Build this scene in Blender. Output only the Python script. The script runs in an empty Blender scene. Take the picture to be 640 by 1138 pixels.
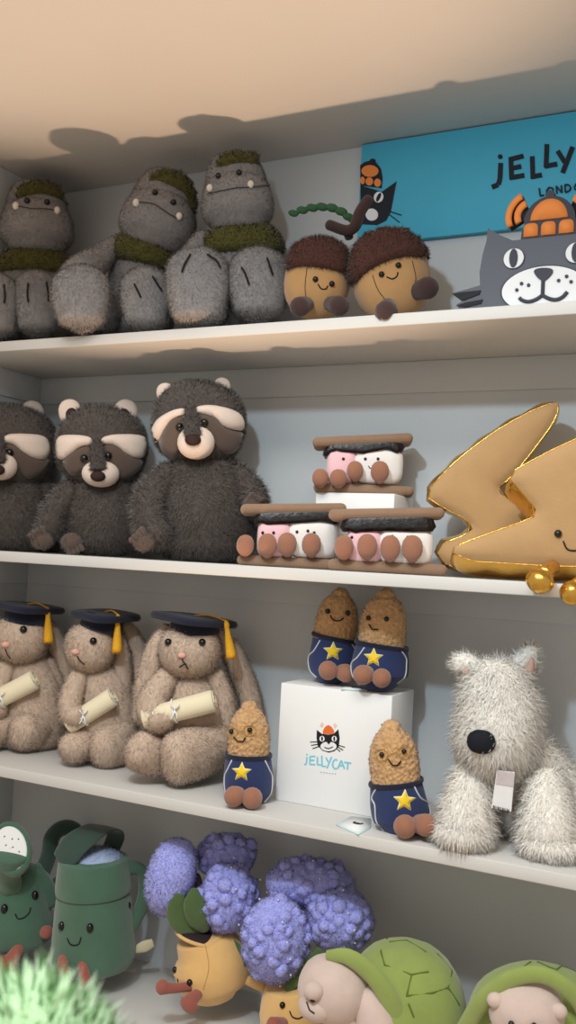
import bpy, bmesh, math, random
import numpy as np
from mathutils import Vector
from mathutils.bvhtree import BVHTree
from mathutils.geometry import delaunay_2d_cdt

C = bpy.context.scene.collection
SC = bpy.context.scene
random.seed(4)
RNG = np.random.default_rng(7)

# ------------------------------------------------------------------ camera
F_PX = 1050.33
CAM = np.array([1.2786, -1.4414, 0.0114])
YAW, PIT, ROL = 0.4615, 0.0506, 0.0541
FW = np.array([-math.sin(YAW) * math.cos(PIT), math.cos(YAW) * math.cos(PIT), math.sin(PIT)])
_r = np.cross(FW, [0, 0, 1]); _r /= np.linalg.norm(_r); _u = np.cross(_r, FW)
RT = math.cos(ROL) * _r + math.sin(ROL) * _u
UP = -math.sin(ROL) * _r + math.cos(ROL) * _u
cd = bpy.data.cameras.new('camera')
cam = bpy.data.objects.new('camera', cd); C.objects.link(cam)
cd.sensor_fit = 'VERTICAL'; cd.sensor_height = 24.0; cd.lens = 24.0 * F_PX / 1138.0
cd.clip_start = 0.02
from mathutils import Matrix
cam.matrix_world = Matrix([[RT[0], UP[0], -FW[0], CAM[0]], [RT[1], UP[1], -FW[1], CAM[1]], [RT[2], UP[2], -FW[2], CAM[2]], [0, 0, 0, 1]])
cd.dof.use_dof = True; cd.dof.focus_distance = 1.42; cd.dof.aperture_fstop = 2.8
SC.camera = cam

# ------------------------------------------------------------------ light and exposure
SC.view_settings.view_transform = 'Standard'
SC.view_settings.look = 'None'
SC.view_settings.gamma = 1.0
SC.view_settings.use_curve_mapping = False
SC.view_settings.exposure = 0.0
W = bpy.data.worlds.new('shop_room'); SC.world = W; W.use_nodes = True
W.node_tree.nodes['Background'].inputs[0].default_value = (1.0, 0.875, 0.75, 1)
W.node_tree.nodes['Background'].inputs[1].default_value = 0.56

def lamp(name, kind, loc, power, color, radius, target=None, angle=None, blend=0.3):
    l = bpy.data.lights.new(name, kind); l.energy = power; l.color = color; l.shadow_soft_size = radius
    o = bpy.data.objects.new(name, l); C.objects.link(o); o.location = loc
    if target is not None:
        o.rotation_euler = (Vector(target) - Vector(loc)).to_track_quat('-Z', 'Y').to_euler()
    if angle: l.spot_size = math.radians(angle); l.spot_blend = blend
    return o
lamp('ceiling_spot_lamp', 'SPOT', (0.82, -1.23, 0.685), 29.0, (0.72, 0.90, 1.0), 0.03, (0.90, -0.1, -0.30), 104, 1.0)
lamp('added_warm_bounce', 'SPOT', (0.60, -0.53, -1.08), 74.0, (1.0, 0.67, 0.43), 0.02, (0.56, -0.62, 0.71), 47, 0.7)  # unseen spot added down low, standing in for warm light off the floor
_p = lamp('added_overhead_fill', 'AREA', (1.15, -1.75, 1.5), 31.0, (1.0, 0.92, 0.81), 0.1, (1.05, -1.2, 0.0))  # unseen area lamp, added overhead to brighten the floor and lower shelves
_p.data.shape = 'RECTANGLE'; _p.data.size = 1.4; _p.data.size_y = 0.6

# ------------------------------------------------------------------ pixel helpers (world points from the measured view)
def ray(px, py):
    return CAM, FW + (px - 320) / F_PX * RT - (py - 569) / F_PX * UP
def on_y(px, py, Y):
    o, d = ray(px, py); return o + d * ((Y - o[1]) / d[1])
def on_z(px, py, Z):
    o, d = ray(px, py); return o + d * ((Z - o[2]) / d[2])
def project(P):
    d = np.asarray(P) - CAM; z = d @ FW
    return np.stack([320 + F_PX * (d @ RT) / z, 569 - F_PX * (d @ UP) / z], -1)
def base(px, Y, Z):
    k = (px - 320) / F_PX
    n = RT - k * FW                       # n . (P - CAM) = 0
    X = CAM[0] - (n[1] * (Y - CAM[1]) + n[2] * (Z - CAM[2])) / n[0]
    return np.array([X, Y, Z])

# ------------------------------------------------------------------ materials
def lin(c):
    return tuple(((x / 255) / 12.92 if x / 255 <= 0.04045 else ((x / 255 + 0.055) / 1.055) ** 2.4) for x in c) + (1.0,)
def mat(name, rgb, rough=0.8, metal=0.0, noise=0.0, nscale=60.0, bump=0.0, bscale=200.0, sheen=0.0, tint=False, vor=0.0, vscale=120.0, bdist=0.003):
    m = bpy.data.materials.new(name); m.use_nodes = True
    nt = m.node_tree; N = nt.nodes; L = nt.links; b = N['Principled BSDF']
    b.inputs['Base Color'].default_value = lin(rgb); b.inputs['Roughness'].default_value = rough
    b.inputs['Metallic'].default_value = metal
    b.inputs['Specular IOR Level'].default_value = 0.5 if rough < 0.5 else 0.25
    if sheen:
        b.inputs['Sheen Weight'].default_value = sheen; b.inputs['Sheen Roughness'].default_value = 0.6
    tc = N.new('ShaderNodeTexCoord')
    src = None
    if noise:
        t = N.new('ShaderNodeTexNoise'); t.inputs['Scale'].default_value = nscale; t.inputs['Detail'].default_value = 4
        L.new(tc.outputs['Object'], t.inputs['Vector'])
        mr = N.new('ShaderNodeMapRange'); mr.inputs['From Min'].default_value = 0.25; mr.inputs['From Max'].default_value = 0.75
        mr.inputs['To Min'].default_value = 1 - noise; mr.inputs['To Max'].default_value = 1 + noise
        L.new(t.outputs['Fac'], mr.inputs['Value']); src = mr.outputs[0]
    if tint:
        a = N.new('ShaderNodeAttribute'); a.attribute_name = 'tint'
        if src:
            mm = N.new('ShaderNodeMath'); mm.operation = 'MULTIPLY'; L.new(src, mm.inputs[0]); L.new(a.outputs['Fac'], mm.inputs[1]); src = mm.outputs[0]
        else: src = a.outputs['Fac']
    if src:
        mx = N.new('ShaderNodeMix'); mx.data_type = 'RGBA'; mx.blend_type = 'MULTIPLY'; mx.inputs[0].default_value = 1
        mx.inputs[6].default_value = lin(rgb); L.new(src, mx.inputs[7]); L.new(mx.outputs[2], b.inputs['Base Color'])
    hs = None
    if bump:
        t = N.new('ShaderNodeTexNoise'); t.inputs['Scale'].default_value = bscale; t.inputs['Detail'].default_value = 3
        L.new(tc.outputs['Object'], t.inputs['Vector']); hs = (t.outputs['Fac'], bump)
    if vor:
        t = N.new('ShaderNodeTexVoronoi'); t.inputs['Scale'].default_value = vscale
        L.new(tc.outputs['Object'], t.inputs['Vector']); hs = (t.outputs['Distance'], vor)
    if hs:
        bp = N.new('ShaderNodeBump'); bp.inputs['Strength'].default_value = hs[1]; bp.inputs['Distance'].default_value = bdist
        L.new(hs[0], bp.inputs['Height']); L.new(bp.outputs[0], b.inputs['Normal'])
    return m
def furmat(name, rgb, n=0.10, ns=40): return mat(name, rgb, 0.95, noise=n, nscale=ns, sheen=0.25, tint=True)

M = {}
M['wall'] = mat('painted_wall', (196, 201, 205), 0.7, noise=0.015, nscale=8)
M['shelf'] = mat('white_shelf_paint', (208, 207, 205), 0.55, noise=0.012, nscale=12)
M['ceil'] = mat('white_board', (222, 218, 214), 0.7, noise=0.012, nscale=6)
M['floor'] = mat('pale_floor', (206, 188, 164), 0.6, noise=0.06, nscale=10)
M['white'] = mat('white_card', (236, 238, 240), 0.6)
M['black'] = mat('black_bead', (14, 13, 14), 0.25)
M['thread'] = mat('black_thread', (30, 24, 24), 0.8)
M['gold'] = mat('gold_foil', (226, 178, 84), 0.24, metal=0.95, bump=0.35, bscale=70, bdist=0.004)
M['goldcloth'] = mat('gold_suede', (178, 143, 100), 0.85, noise=0.05, nscale=30, bump=0.15, bscale=400, sheen=0.2)

# ------------------------------------------------------------------ geometry helpers: each returns (verts, faces)
def ell(c, r, n=20, pw=2.0, rot=None, wob=0.0, seed=0):
    c = np.asarray(c, float); V = []; Fc = []
    m = n // 2 + 1
    th = np.linspace(0, math.pi, m + 1)
    for t in th[1:-1]:
        for k in range(n):
            a = 2 * math.pi * k / n
            V.append((math.sin(t) * math.cos(a), math.sin(t) * math.sin(a), math.cos(t)))
    V = [(0, 0, 1)] + V + [(0, 0, -1)]
    V = np.array(V)
    if pw != 2.0:
        q = (np.abs(V) ** pw).sum(1) ** (1 / pw); V = V / q[:, None]
    V = V * np.asarray(r, float)
    if wob: V *= (1 + wob * wobble(V / np.max(r) * 3 + seed * 1.7))[:, None]
    if rot is not None: V = V @ np.asarray(rot).T
    V = V + c
    for k in range(n): Fc.append((0, 1 + k, 1 + (k + 1) % n))
    for i in range(m - 2):
        for k in range(n):
            a = 1 + i * n + k; b = 1 + i * n + (k + 1) % n
            Fc.append((a, a + n, b + n, b))
    last = len(V) - 1; o = 1 + (m - 2) * n
    for k in range(n): Fc.append((last, o + (k + 1) % n, o + k))
    return V, Fc
def wobble(P):
    x, y, z = P[:, 0], P[:, 1], P[:, 2]
    return (np.sin(2.1 * x + 1.3 * y + .5) + np.sin(1.7 * y - 2.3 * z + 1.1) + np.sin(2.9 * z + 1.9 * x + 2.2) + .6 * np.sin(5.3 * x - 3.7 * z) + .6 * np.sin(4.9 * y + 4.1 * z)) / 4.2
def rotm(ax, ay, az):
    return np.array(Matrix.Rotation(az, 3, 'Z') @ Matrix.Rotation(ay, 3, 'Y') @ Matrix.Rotation(ax, 3, 'X'))
def catmull(P, m):
    P = np.asarray(P, float)
    if len(P) < 3:
        t = np.linspace(0, 1, m + 1)[:, None]; return P[0] * (1 - t) + P[1] * t
    Q = np.vstack([2 * P[0] - P[1], P, 2 * P[-1] - P[-2]]); out = []
    for i in range(1, len(Q) - 2):
        for k in range(m):
            t = k / m; a, b, c, d = Q[i - 1:i + 3]
            out.append(0.5 * (2 * b + (c - a) * t + (2 * a - 5 * b + 4 * c - d) * t * t + (3 * b - a - 3 * c + d) * t ** 3))
    out.append(P[-1]); return np.array(out)
def loft(P, A, B=None, n=16, m=5, cap=1.0, ref=(0, 1, 0), wob=0.0, capb=None):
    P = np.asarray(P, float); A = np.asarray(A, float); B = A if B is None else np.asarray(B, float)
    if len(P) > 1:
        S = catmull(np.hstack([P, A[:, None], B[:, None]]), m)
    P = S[:, :3]; A = np.maximum(S[:, 3], 1e-5); B = np.maximum(S[:, 4], 1e-5)
    T = np.gradient(P, axis=0); T /= np.linalg.norm(T, axis=1)[:, None] + 1e-12
    rows = []
    capb = cap if capb is None else capb
    def st(i, s, off): rows.append((P[i] + T[i] * off, T[i], A[i] * s, B[i] * s))
    if cap > 0:
        for a in (82, 65, 45, 22):
            st(0, math.cos(math.radians(a)), -math.sin(math.radians(a)) * min(A[0], B[0]) * cap)
    for i in range(len(P)): st(i, 1, 0)
    if capb > 0:
        for a in (22, 45, 65, 82):
            st(-1, math.cos(math.radians(a)), math.sin(math.radians(a)) * min(A[-1], B[-1]) * capb)
    V = []; Fc = []
    ref = np.asarray(ref, float)
    for (c, t, a, b) in rows:
        e2 = ref - (ref @ t) * t; e2 /= np.linalg.norm(e2) + 1e-9; e1 = np.cross(e2, t)
        for k in range(n):
            w = 2 * math.pi * k / n
            V.append(c + e1 * a * math.cos(w) + e2 * b * math.sin(w))
    R = len(rows)
    for i in range(R - 1):
        for k in range(n):
            a = i * n + k; b = i * n + (k + 1) % n
            Fc.append((a, b, b + n, a + n))
    V.append(rows[0][0] - rows[0][1] * 1e-4); V.append(rows[-1][0] + rows[-1][1] * 1e-4)
    q = len(V)
    for k in range(n):
        Fc.append((q - 2, (k + 1) % n, k)); Fc.append((q - 1, (R - 1) * n + k, (R - 1) * n + (k + 1) % n))
    V = np.array(V)
    if wob:
        s = float(np.max(A)); c = V.mean(0)
        V = V + (V - c) * (wob * wobble(V / s * 1.6))[:, None]
    return V, Fc
def lathe(prof, c, n=28, rot=None):
    V = []; Fc = []
    for r, z in prof:
        for k in range(n):
            a = 2 * math.pi * k / n; V.append((r * math.cos(a), r * math.sin(a), z))
    for i in range(len(prof) - 1):
        for k in range(n):
            a = i * n + k; b = i * n + (k + 1) % n; Fc.append((a, b, b + n, a + n))
    V = np.array(V)
    if rot is not None: V = V @ np.asarray(rot).T
    return V + np.asarray(c), Fc
def rbox(c, size, r=0.002, seg=2, rot=None):
    bm = bmesh.new(); bmesh.ops.create_cube(bm, size=1)
    for v in bm.verts: v.co = Vector((v.co.x * size[0], v.co.y * size[1], v.co.z * size[2]))
    if r > 0: bmesh.ops.bevel(bm, geom=bm.edges[:], offset=r, segments=seg, profile=0.5, affect='EDGES')
    V = np.array([v.co[:] for v in bm.verts]); bm.verts.index_update()
    Fc = [tuple(v.index for v in f.verts) for f in bm.faces]; bm.free()
    if rot is not None: V = V @ np.asarray(rot).T
    return V + np.asarray(c), Fc
def tube(P, r, n=8, m=4): 
    P = np.asarray(P, float); return loft(P, np.full(len(P), r), n=n, m=m, ref=(0.13, 0.9, 0.21))
def resample(poly, step):
    P = np.asarray(poly, float); out = []
    for i in range(len(P)):
        a, b = P[i], P[(i + 1) % len(P)]; k = max(1, int(np.linalg.norm(b - a) / step))
        for j in range(k): out.append(a + (b - a) * j / k)
    return np.array(out)
def smooth_poly(poly, it=2):
    P = np.asarray(poly, float)
    for _ in range(it):
        Q = np.roll(P, -1, 0); P = np.stack([P * .75 + Q * .25, P * .25 + Q * .75], 1).reshape(-1, 2)
    return P
def inside(poly, Q):
    P = np.asarray(poly, float); Q = np.asarray(Q); r = np.zeros(len(Q), bool); j = len(P) - 1
    for i in range(len(P)):
        a, b = P[i], P[j]
        c = ((a[1] > Q[:, 1]) != (b[1] > Q[:, 1])) & (Q[:, 0] < (b[0] - a[0]) * (Q[:, 1] - a[1]) / (b[1] - a[1] + 1e-12) + a[0])
        r ^= c; j = i
    return r
def bdist(poly, Q):
    P = np.asarray(poly, float); d = np.full(len(Q), 1e9)
    for i in range(len(P)):
        a, b = P[i], P[(i + 1) % len(P)]; ab = b - a
        t = np.clip(((Q - a) @ ab) / (ab @ ab + 1e-12), 0, 1); d = np.minimum(d, np.linalg.norm(Q - a - t[:, None] * ab, axis=1))
    return d
def tri_poly(poly, step):
    """verts2d (boundary first), faces, boundary count, distance to boundary"""
    Bd = resample(poly, step); lo = Bd.min(0); hi = Bd.max(0)
    gx, gy = np.meshgrid(np.arange(lo[0] + step / 2, hi[0], step), np.arange(lo[1] + step / 2, hi[1], step))
    G = np.stack([gx.ravel(), gy.ravel()], 1)
    if len(G): G = G[inside(Bd, G)]
    if len(G): G = G[bdist(Bd, G) > step * .55]
    allv = np.vstack([Bd, G]) if len(G) else Bd
    res = delaunay_2d_cdt([Vector(v) for v in allv], [], [list(range(len(Bd)))], 1, 1e-7)
    V = np.array([v[:] for v in res[0]]); Fc = [tuple(f) for f in res[2]]
    # orient CCW
    out = []
    for f in Fc:
        a, b, c = V[f[0]], V[f[1]], V[f[2]]
        s = (b[0] - a[0]) * (c[1] - a[1]) - (b[1] - a[1]) * (c[0] - a[0])
        out.append(f if s > 0 else f[::-1])
    d = bdist(Bd, V)
    # boundary loop
    ec = {}
    for f in out:
        for i in range(len(f)): ec[(f[i], f[(i + 1) % len(f)])] = 1
    be = [e for e in ec if (e[1], e[0]) not in ec]
    return V, out, be, d
def slab(poly, step, mapf, mapb):
    """extruded plate: mapf maps 2D (and border distance) to the front point, mapb to the back point"""
    V2, Fc, be, d = tri_poly(poly, step)
    A = np.array([mapf(v[0], v[1], q) for v, q in zip(V2, d)]); B = np.array([mapb(v[0], v[1], q) for v, q in zip(V2, d)])
    n = len(A); out = [tuple(f) for f in Fc] + [tuple(x + n for x in f[::-1]) for f in Fc]
    out += [(b, a, a + n, b + n) for a, b in be]
    return np.vstack([A, B]), out

class MB:
    def __init__(s): s.V = []; s.F = []; s.mi = []; s.n = 0; s.fl = []; s.flat = []
    def add(s, vf, mi=0, flat=False):
        V, Fc = vf; s.V.append(np.asarray(V, float)); k = s.n
        for f in Fc: s.F.append(tuple(int(x) + k for x in f)); s.mi.append(mi); s.flat.append(flat)
        s.n += len(V); return s
    def verts(s): return np.vstack(s.V)
    def bvh(s): return BVHTree.FromPolygons([tuple(v) for v in s.verts()], s.F)
    def fur(s, dens, length, width, mi=1, comb=(0, 0, -0.5), up=0.8, rnd=0.45, seg=1, keep=None, var=0.16):
        s.fl.append((dens, length, width, mi, comb, up, rnd, seg, keep, var)); return s
    def build(s, name, mats, parent=None):
        V = s.verts(); F = list(s.F); mi = list(s.mi); flat = list(s.flat)
        tint = np.ones(len(V)); nrm = None
        if s.fl:
            Tr = []
            for f in F:
                for i in range(1, len(f) - 1): Tr.append((f[0], f[i], f[i + 1]))
            Tr = np.array(Tr); a, b, c = V[Tr[:, 0]], V[Tr[:, 1]], V[Tr[:, 2]]
            fn = np.cross(b - a, c - a); ar = np.linalg.norm(fn, axis=1) / 2
            vn = np.zeros_like(V)
            for k in range(3): np.add.at(vn, Tr[:, k], fn)
            vn /= np.linalg.norm(vn, axis=1)[:, None] + 1e-12
            nrm = [vn]; newV = [V]; tt = [tint]; nv = len(V)
            for (dens, length, width, m_i, comb, up, rnd, seg, keep, var) in s.fl:
                k = int(ar.sum() * dens); ti = RNG.choice(len(Tr), k, p=ar / ar.sum())
                u, v = RNG.random(k), RNG.random(k); sw = u + v > 1; u[sw] = 1 - u[sw]; v[sw] = 1 - v[sw]
                w = 1 - u - v; t = Tr[ti]
                P = V[t[:, 0]] * w[:, None] + V[t[:, 1]] * u[:, None] + V[t[:, 2]] * v[:, None]
                N = vn[t[:, 0]] * w[:, None] + vn[t[:, 1]] * u[:, None] + vn[t[:, 2]] * v[:, None]
                N /= np.linalg.norm(N, axis=1)[:, None] + 1e-12
                if keep is not None:
                    kk = keep(P, N); P, N = P[kk], N[kk]; k = len(P)
                cb = np.asarray(comb(P) if callable(comb) else np.tile(comb, (k, 1)), float)
                D = N * up + cb + RNG.normal(0, rnd, (k, 3)); D /= np.linalg.norm(D, axis=1)[:, None]
                dn = (D * N).sum(1); low = dn < 0.12
                D[low] += N[low] * (0.15 - dn[low])[:, None]
                Ln = length * RNG.uniform(.6, 1.25, k)
                side = np.cross(D, N + RNG.normal(0, .25, (k, 3))); side /= np.linalg.norm(side, axis=1)[:, None] + 1e-12
                tv = RNG.normal(1, var, k).clip(.55, 1.5)
                b0 = P - side * width / 2 - N * .0006; b1 = P + side * width / 2 - N * .0006
                if seg == 1:
                    tip = P + D * Ln[:, None]
                    vs = np.stack([b0, b1, tip], 1).reshape(-1, 3); q = 3
                    F += [(nv + 3 * i, nv + 3 * i + 1, nv + 3 * i + 2) for i in range(k)]
                    mi += [m_i] * k; flat += [False] * k
                else:
                    D2 = D + cb * .5 + RNG.normal(0, rnd * .4, (k, 3)); D2 /= np.linalg.norm(D2, axis=1)[:, None]
                    mid = P + D * (Ln * .5)[:, None]; tip = mid + D2 * (Ln * .5)[:, None]
                    vs = np.stack([b0, b1, mid - side * width * .4, mid + side * width * .4, tip], 1).reshape(-1, 3); q = 5
                    for i in range(k):
                        o = nv + 5 * i; F.append((o, o + 1, o + 3, o + 2)); F.append((o + 2, o + 3, o + 4))
                    mi += [m_i] * (2 * k); flat += [False] * (2 * k)
                newV.append(vs); nrm.append(np.repeat(N + D * .25, q, 0)); tt.append(np.repeat(tv, q)); nv += len(vs)
            V = np.vstack(newV); nrm = np.vstack(nrm); nrm /= np.linalg.norm(nrm, axis=1)[:, None] + 1e-12; tint = np.concatenate(tt)
        r = parent
        while r is not None and r.parent is not None: r = r.parent
        ty = TOYS.get(r.name) if r is not None else None
        if ty is not None:                               # plush sags flat where it rests on the shelf
            yw = V @ ty.R[1] + ty.loc[1]; dn = (V[:, 2] < .0005) & ((yw > -.226) | ty.flat); V[dn, 2] = .0005
        me = bpy.data.meshes.new(name)
        me.vertices.add(len(V)); me.vertices.foreach_set('co', V.astype(np.float32).ravel())
        ln = np.array([len(f) for f in F], np.int32); st = np.concatenate([[0], np.cumsum(ln)[:-1]]).astype(np.int32)
        me.loops.add(int(ln.sum())); me.loops.foreach_set('vertex_index', np.concatenate([np.array(f, np.int32) for f in F]))
        me.polygons.add(len(F)); me.polygons.foreach_set('loop_start', st)
        me.polygons.foreach_set('material_index', np.array(mi, np.int32))
        me.update(calc_edges=True); me.validate()
        me.polygons.foreach_set('use_smooth', np.array([not x for x in flat]))
        if s.fl:
            at = me.color_attributes.new('tint', 'FLOAT_COLOR', 'POINT')
            col = np.stack([tint, tint, tint, np.ones_like(tint)], 1).astype(np.float32); at.data.foreach_set('color', col.ravel())
            me.normals_split_custom_set_from_vertices([tuple(x) for x in nrm])
        for m in (mats if isinstance(mats, (list, tuple)) else [mats]): me.materials.append(m)
        o = bpy.data.objects.new(name, me); C.objects.link(o)
        if parent is not None: o.parent = parent
        return o

TOYS = {}
def tag(o, label, cat, group=None, kind=None):
    o['label'] = label; o['category'] = cat
    if group: o['group'] = group
    if kind: o['kind'] = kind
    return o
def struct(name, mb, m):
    o = mb.build(name, m); o['kind'] = 'structure'; return o
def box2(x0, x1, y0, y1, z0, z1, r=0.0015):
    return rbox(((x0 + x1) / 2, (y0 + y1) / 2, (z0 + z1) / 2), (x1 - x0, y1 - y0, z1 - z0), r, 2)

class Toy:
    """an Empty at the thing's base, turned to face the shopper; p() and hit() give points in its own frame"""
    def __init__(s, name, label, cat, px, Y, Z, group=None, turn=0.0, loc=None):
        s.loc = base(px, Y, Z) if loc is None else np.asarray(loc, float)
        d = CAM - s.loc; s.rz = math.atan2(d[0], -d[1]) + math.radians(turn)
        s.R = np.array([[math.cos(s.rz), -math.sin(s.rz), 0], [math.sin(s.rz), math.cos(s.rz), 0], [0, 0, 1]])
        s.e = bpy.data.objects.new(name, None); C.objects.link(s.e); s.e.empty_display_size = 0.03
        s.e.location = s.loc; s.e.rotation_euler = (0, 0, s.rz); tag(s.e, label, cat, group)
        TOYS[s.e.name] = s; s.flat = False
        s.S = ((s.loc - CAM) @ FW) / F_PX
        s.o = s.R.T @ (CAM - s.loc)
    def d(s, px, py): return s.R.T @ ray(px, py)[1]
    def p(s, px, py, ly=0.0):
        d = s.d(px, py); return s.o + d * ((ly - s.o[1]) / d[1])
    def pz(s, px, py, lz):
        d = s.d(px, py); return s.o + d * ((lz - s.o[2]) / d[2])
    def hit(s, px, py, bv):
        d = Vector(s.d(px, py)).normalized(); r = bv.ray_cast(Vector(s.o), d)
        if r[0] is None:
            t = -s.o[1] / d[1]; r = bv.find_nearest(Vector(s.o) + d * t)
            n = r[1]; n = n if n.dot(d) < 0.3 else -n
            return np.array(r[0]), np.array(n)
        n = r[1]; n = -n if n.dot(d) > 0 else n
        return np.array(r[0]), np.array(n)
    def px_of(s, P): return project(P @ s.R.T + s.loc)
    def loft(s, pts, n=16, m=5, cap=1.0, wob=0.0, ref=(0, 1, 0), capb=None):
        """pts: (px, py, ly, a_px[, b_px])"""
        P = [s.p(q[0], q[1], q[2]) for q in pts]; A = [q[3] * s.S for q in pts]; B = [(q[4] if len(q) > 4 else q[3]) * s.S for q in pts]
        return loft(P, A, B, n, m, cap, ref, wob, capb)
    def ell(s, px, py, ly, rx, rz, ry=None, tilt=0.0, n=20, pw=2.0, wob=0.0, pit=0.0, yaw=0.0, seed=0):
        ry = rx if ry is None else ry
        return ell(s.p(px, py, ly), (rx * s.S, ry * s.S, rz * s.S), n, pw, rotm(math.radians(pit), math.radians(tilt), math.radians(yaw)), wob, seed)
    def decal(s, poly, bv, off=0.001, puff=0.002, step=3.0, full=6.0, sm=0):
        """cloth patch that follows the surface: outline given in photo pixels"""
        if sm: poly = smooth_poly(poly, sm)
        V2, Fc, be, d = tri_poly(poly, step); A = []; B = []
        for v, q in zip(V2, d):
            h, nn = s.hit(v[0], v[1], bv); k = min(1, q / full); k = math.sqrt(max(0, 1 - (1 - k) ** 2))
            A.append(h + nn * (off + puff * k)); B.append(h - nn * .0015)
        n = len(A); out = [tuple(f[::-1]) for f in Fc] + [tuple(x + n for x in f) for f in Fc] + [(a, b, b + n, a + n) for a, b in be]
        return np.array(A + B), out
    def stroke(s, pts, bv, r=0.001, off=0.0003, curve=True, n=6):
        P = catmull(np.array(pts, float), 4) if curve else np.array(pts, float)
        Q = []
        for a in P:
            h, nn = s.hit(a[0], a[1], bv); Q.append(h + nn * off)
        return tube(Q, r, n, 1)
    def bead(s, px, py, bv, r, off=0.0, n=12, sq=(1, 1, 1)):
        h, nn = s.hit(px, py, bv)
        return ell(h + nn * off, (r * sq[0], r * sq[1], r * sq[2]), n)
    def mask(s, polys, sense=False):
        """keep() for fur: drop strands rooted under the given patches"""
        def keep(P, N):
            q = s.px_of(P); v = (P - s.o); fr = (v * N).sum(1) < 0; r = np.zeros(len(P), bool)
            for po in polys: r |= inside(po, q)
            return ~(r & fr)
        return keep
def ellpoly(cx, cy, rx, ry, n=20, tilt=0.0):
    a = np.linspace(0, 2 * math.pi, n, endpoint=False); c, sn = math.cos(math.radians(tilt)), math.sin(math.radians(tilt))
    x, y = rx * np.cos(a), ry * np.sin(a); return np.stack([cx + x * c - y * sn, cy + x * sn + y * c], 1)
def one(vf, name, m, parent=None): return MB().add(vf).build(name, m, parent)

# ------------------------------------------------------------------ the setting: shelving bay
Z1, Z2, Z3, Z4 = 0.36, 0.0, -0.3546, -0.7125
TH, DEP, ZC = 0.0174, 0.2244, 0.7144
XR = 1.75
struct('floor', MB().add(box2(-0.6, 2.6, -2.4, 0.3, -1.12, -1.10)), M['floor'])
struct('wall_back', MB().add(box2(-0.02, XR + .02, 0.0, 0.02, -1.10, 0.74)), M['wall'])
struct('wall_left', MB().add(box2(-0.02, 0.0, -0.245, 0.0, -1.10, ZC)), M['wall'])
struct('wall_right', MB().add(box2(XR, XR + 0.02, -0.245, 0.0, -1.10, ZC)), M['wall'])
struct('ceiling', MB().add(box2(-0.1, XR + 0.1, -0.66, 0.0, ZC, ZC + 0.026)), M['ceil'])
k = 1
for z, h in ((Z1, .0521), (Z2, .0444), (Z3, .046)):
    struct('trim_%d' % k, MB().add(box2(0.0, XR, -0.004, 0.001, z - TH - h, z - TH, .0012)), M['wall']); k += 1
    struct('trim_%d' % k, MB().add(box2(-0.001, 0.004, -DEP, -0.004, z - TH - h, z - TH, .0012)), M['wall']); k += 1
for z, lab in ((Z1, 'white shelf board carrying the grey moss-haired trolls and the twin acorns'),
               (Z2, 'white shelf board carrying the raccoons, marshmallow sandwiches and gold bolts'),
               (Z3, 'white shelf board carrying the graduate rabbits, white box and white dog'),
               (Z4, 'white bottom shelf board carrying the watering cans, flower pots and turtles')):
    tag(one(box2(0.0, XR, -DEP, 0.0, z - TH, z, .0012), 'shelf_board', M['shelf']), lab, 'shelf', 'white shelf boards of the bay')

# ------------------------------------------------------------------ blue shop sign on the back wall
INK = mat('dark_ink', (34, 38, 48), 0.7); ORANGE = mat('orange_paint', (232, 140, 72), 0.7); PAINTW = mat('white_paint', (232, 234, 238), 0.7)
sg = bpy.data.objects.new('wall_sign', None); C.objects.link(sg)
SGY = -0.012; sl = base(400, SGY, 0.60); sl = on_y(400, 200, SGY); sg.location = (sl[0], 0.0, 0.545)
tag(sg, 'wide blue sign with dark lettering standing at the back of the top shelf', 'sign')
SO = np.array(sg.location)
def wpl(Y):          # pixels -> a plate lying on the plane y = Y, in the sign's frame
    return lambda x, y, q: on_y(x, y, Y) - SO
def plate(poly, Y, th, step=8.0, O=None):
    O = SO if O is None else O
    return slab(np.asarray(poly, float)[:, :], step, lambda x, y, q: on_y(x, y, Y) - O, lambda x, y, q: on_y(x, y, Y) + np.array([0, th, 0]) - O)
def fixn(vf):        # pixel outlines run y-down, so the winding is mirrored
    return vf[0], [f[::-1] for f in vf[1]]
x0 = sl[0]; zt0 = 0.7125; zb = 0.5405
MB().add(rbox(((x0 + 1.62) / 2 - SO[0], SGY + .005 - SO[1], (zb + zt0) / 2 - SO[2]), (1.62 - x0, .010, zt0 - zb), .001)).build('panel', mat('sign_blue', (76, 178, 212), 0.6, noise=.02, nscale=10), sg)
def seg(a, b, w):
    a = np.array(a, float); b = np.array(b, float); d = (b - a) / np.linalg.norm(b - a); nrm = np.array([-d[1], d[0]]) * w / 2
    return [a + nrm, b + nrm, b - nrm, a - nrm]
LT = MB()
def letter(strokes, w):
    for st in strokes:
        for i in range(len(st) - 1):
            LT.add(fixn(plate(seg(st[i], st[i + 1], w), SGY - .0012 - .00005 * len(LT.V), .0012, 30)), 0, True)
LT.add(fixn(plate(ellpoly(555.7, 174, 2.7, 2.7, 12), SGY - .0012, .0012)), 0, True)
letter([[(556.3, 181), (555.4, 199), (553.5, 205), (546.5, 208)]], 5.4)
letter([[(567.5, 174.5), (568.3, 199)], [(566.5, 177), (581.5, 173.2)], [(567, 187.3), (579, 184.7)], [(566.5, 197.5), (582.5, 194.7)]], 5.2)
letter([[(591.2, 173.5), (592, 198.5)], [(590, 196.5), (602, 194.2)]], 5.2)
letter([[(607.6, 160), (606.6, 186)], [(605, 184.8), (619, 182)]], 5.2)
letter([[(619.5, 167.5), (627.3, 180)], [(636.2, 163), (625, 192)]], 5.2)
letter([[(660, 164), (652, 160.5), (646, 166), (647, 177), (655, 181), (662, 177)]], 5.2)
letter([[(668, 188), (676, 162), (686, 186)], [(671, 179), (682, 178)]], 5.2)
letter([[(688, 158), (708, 154)], [(698, 157), (699, 181)]], 5.2)
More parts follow.
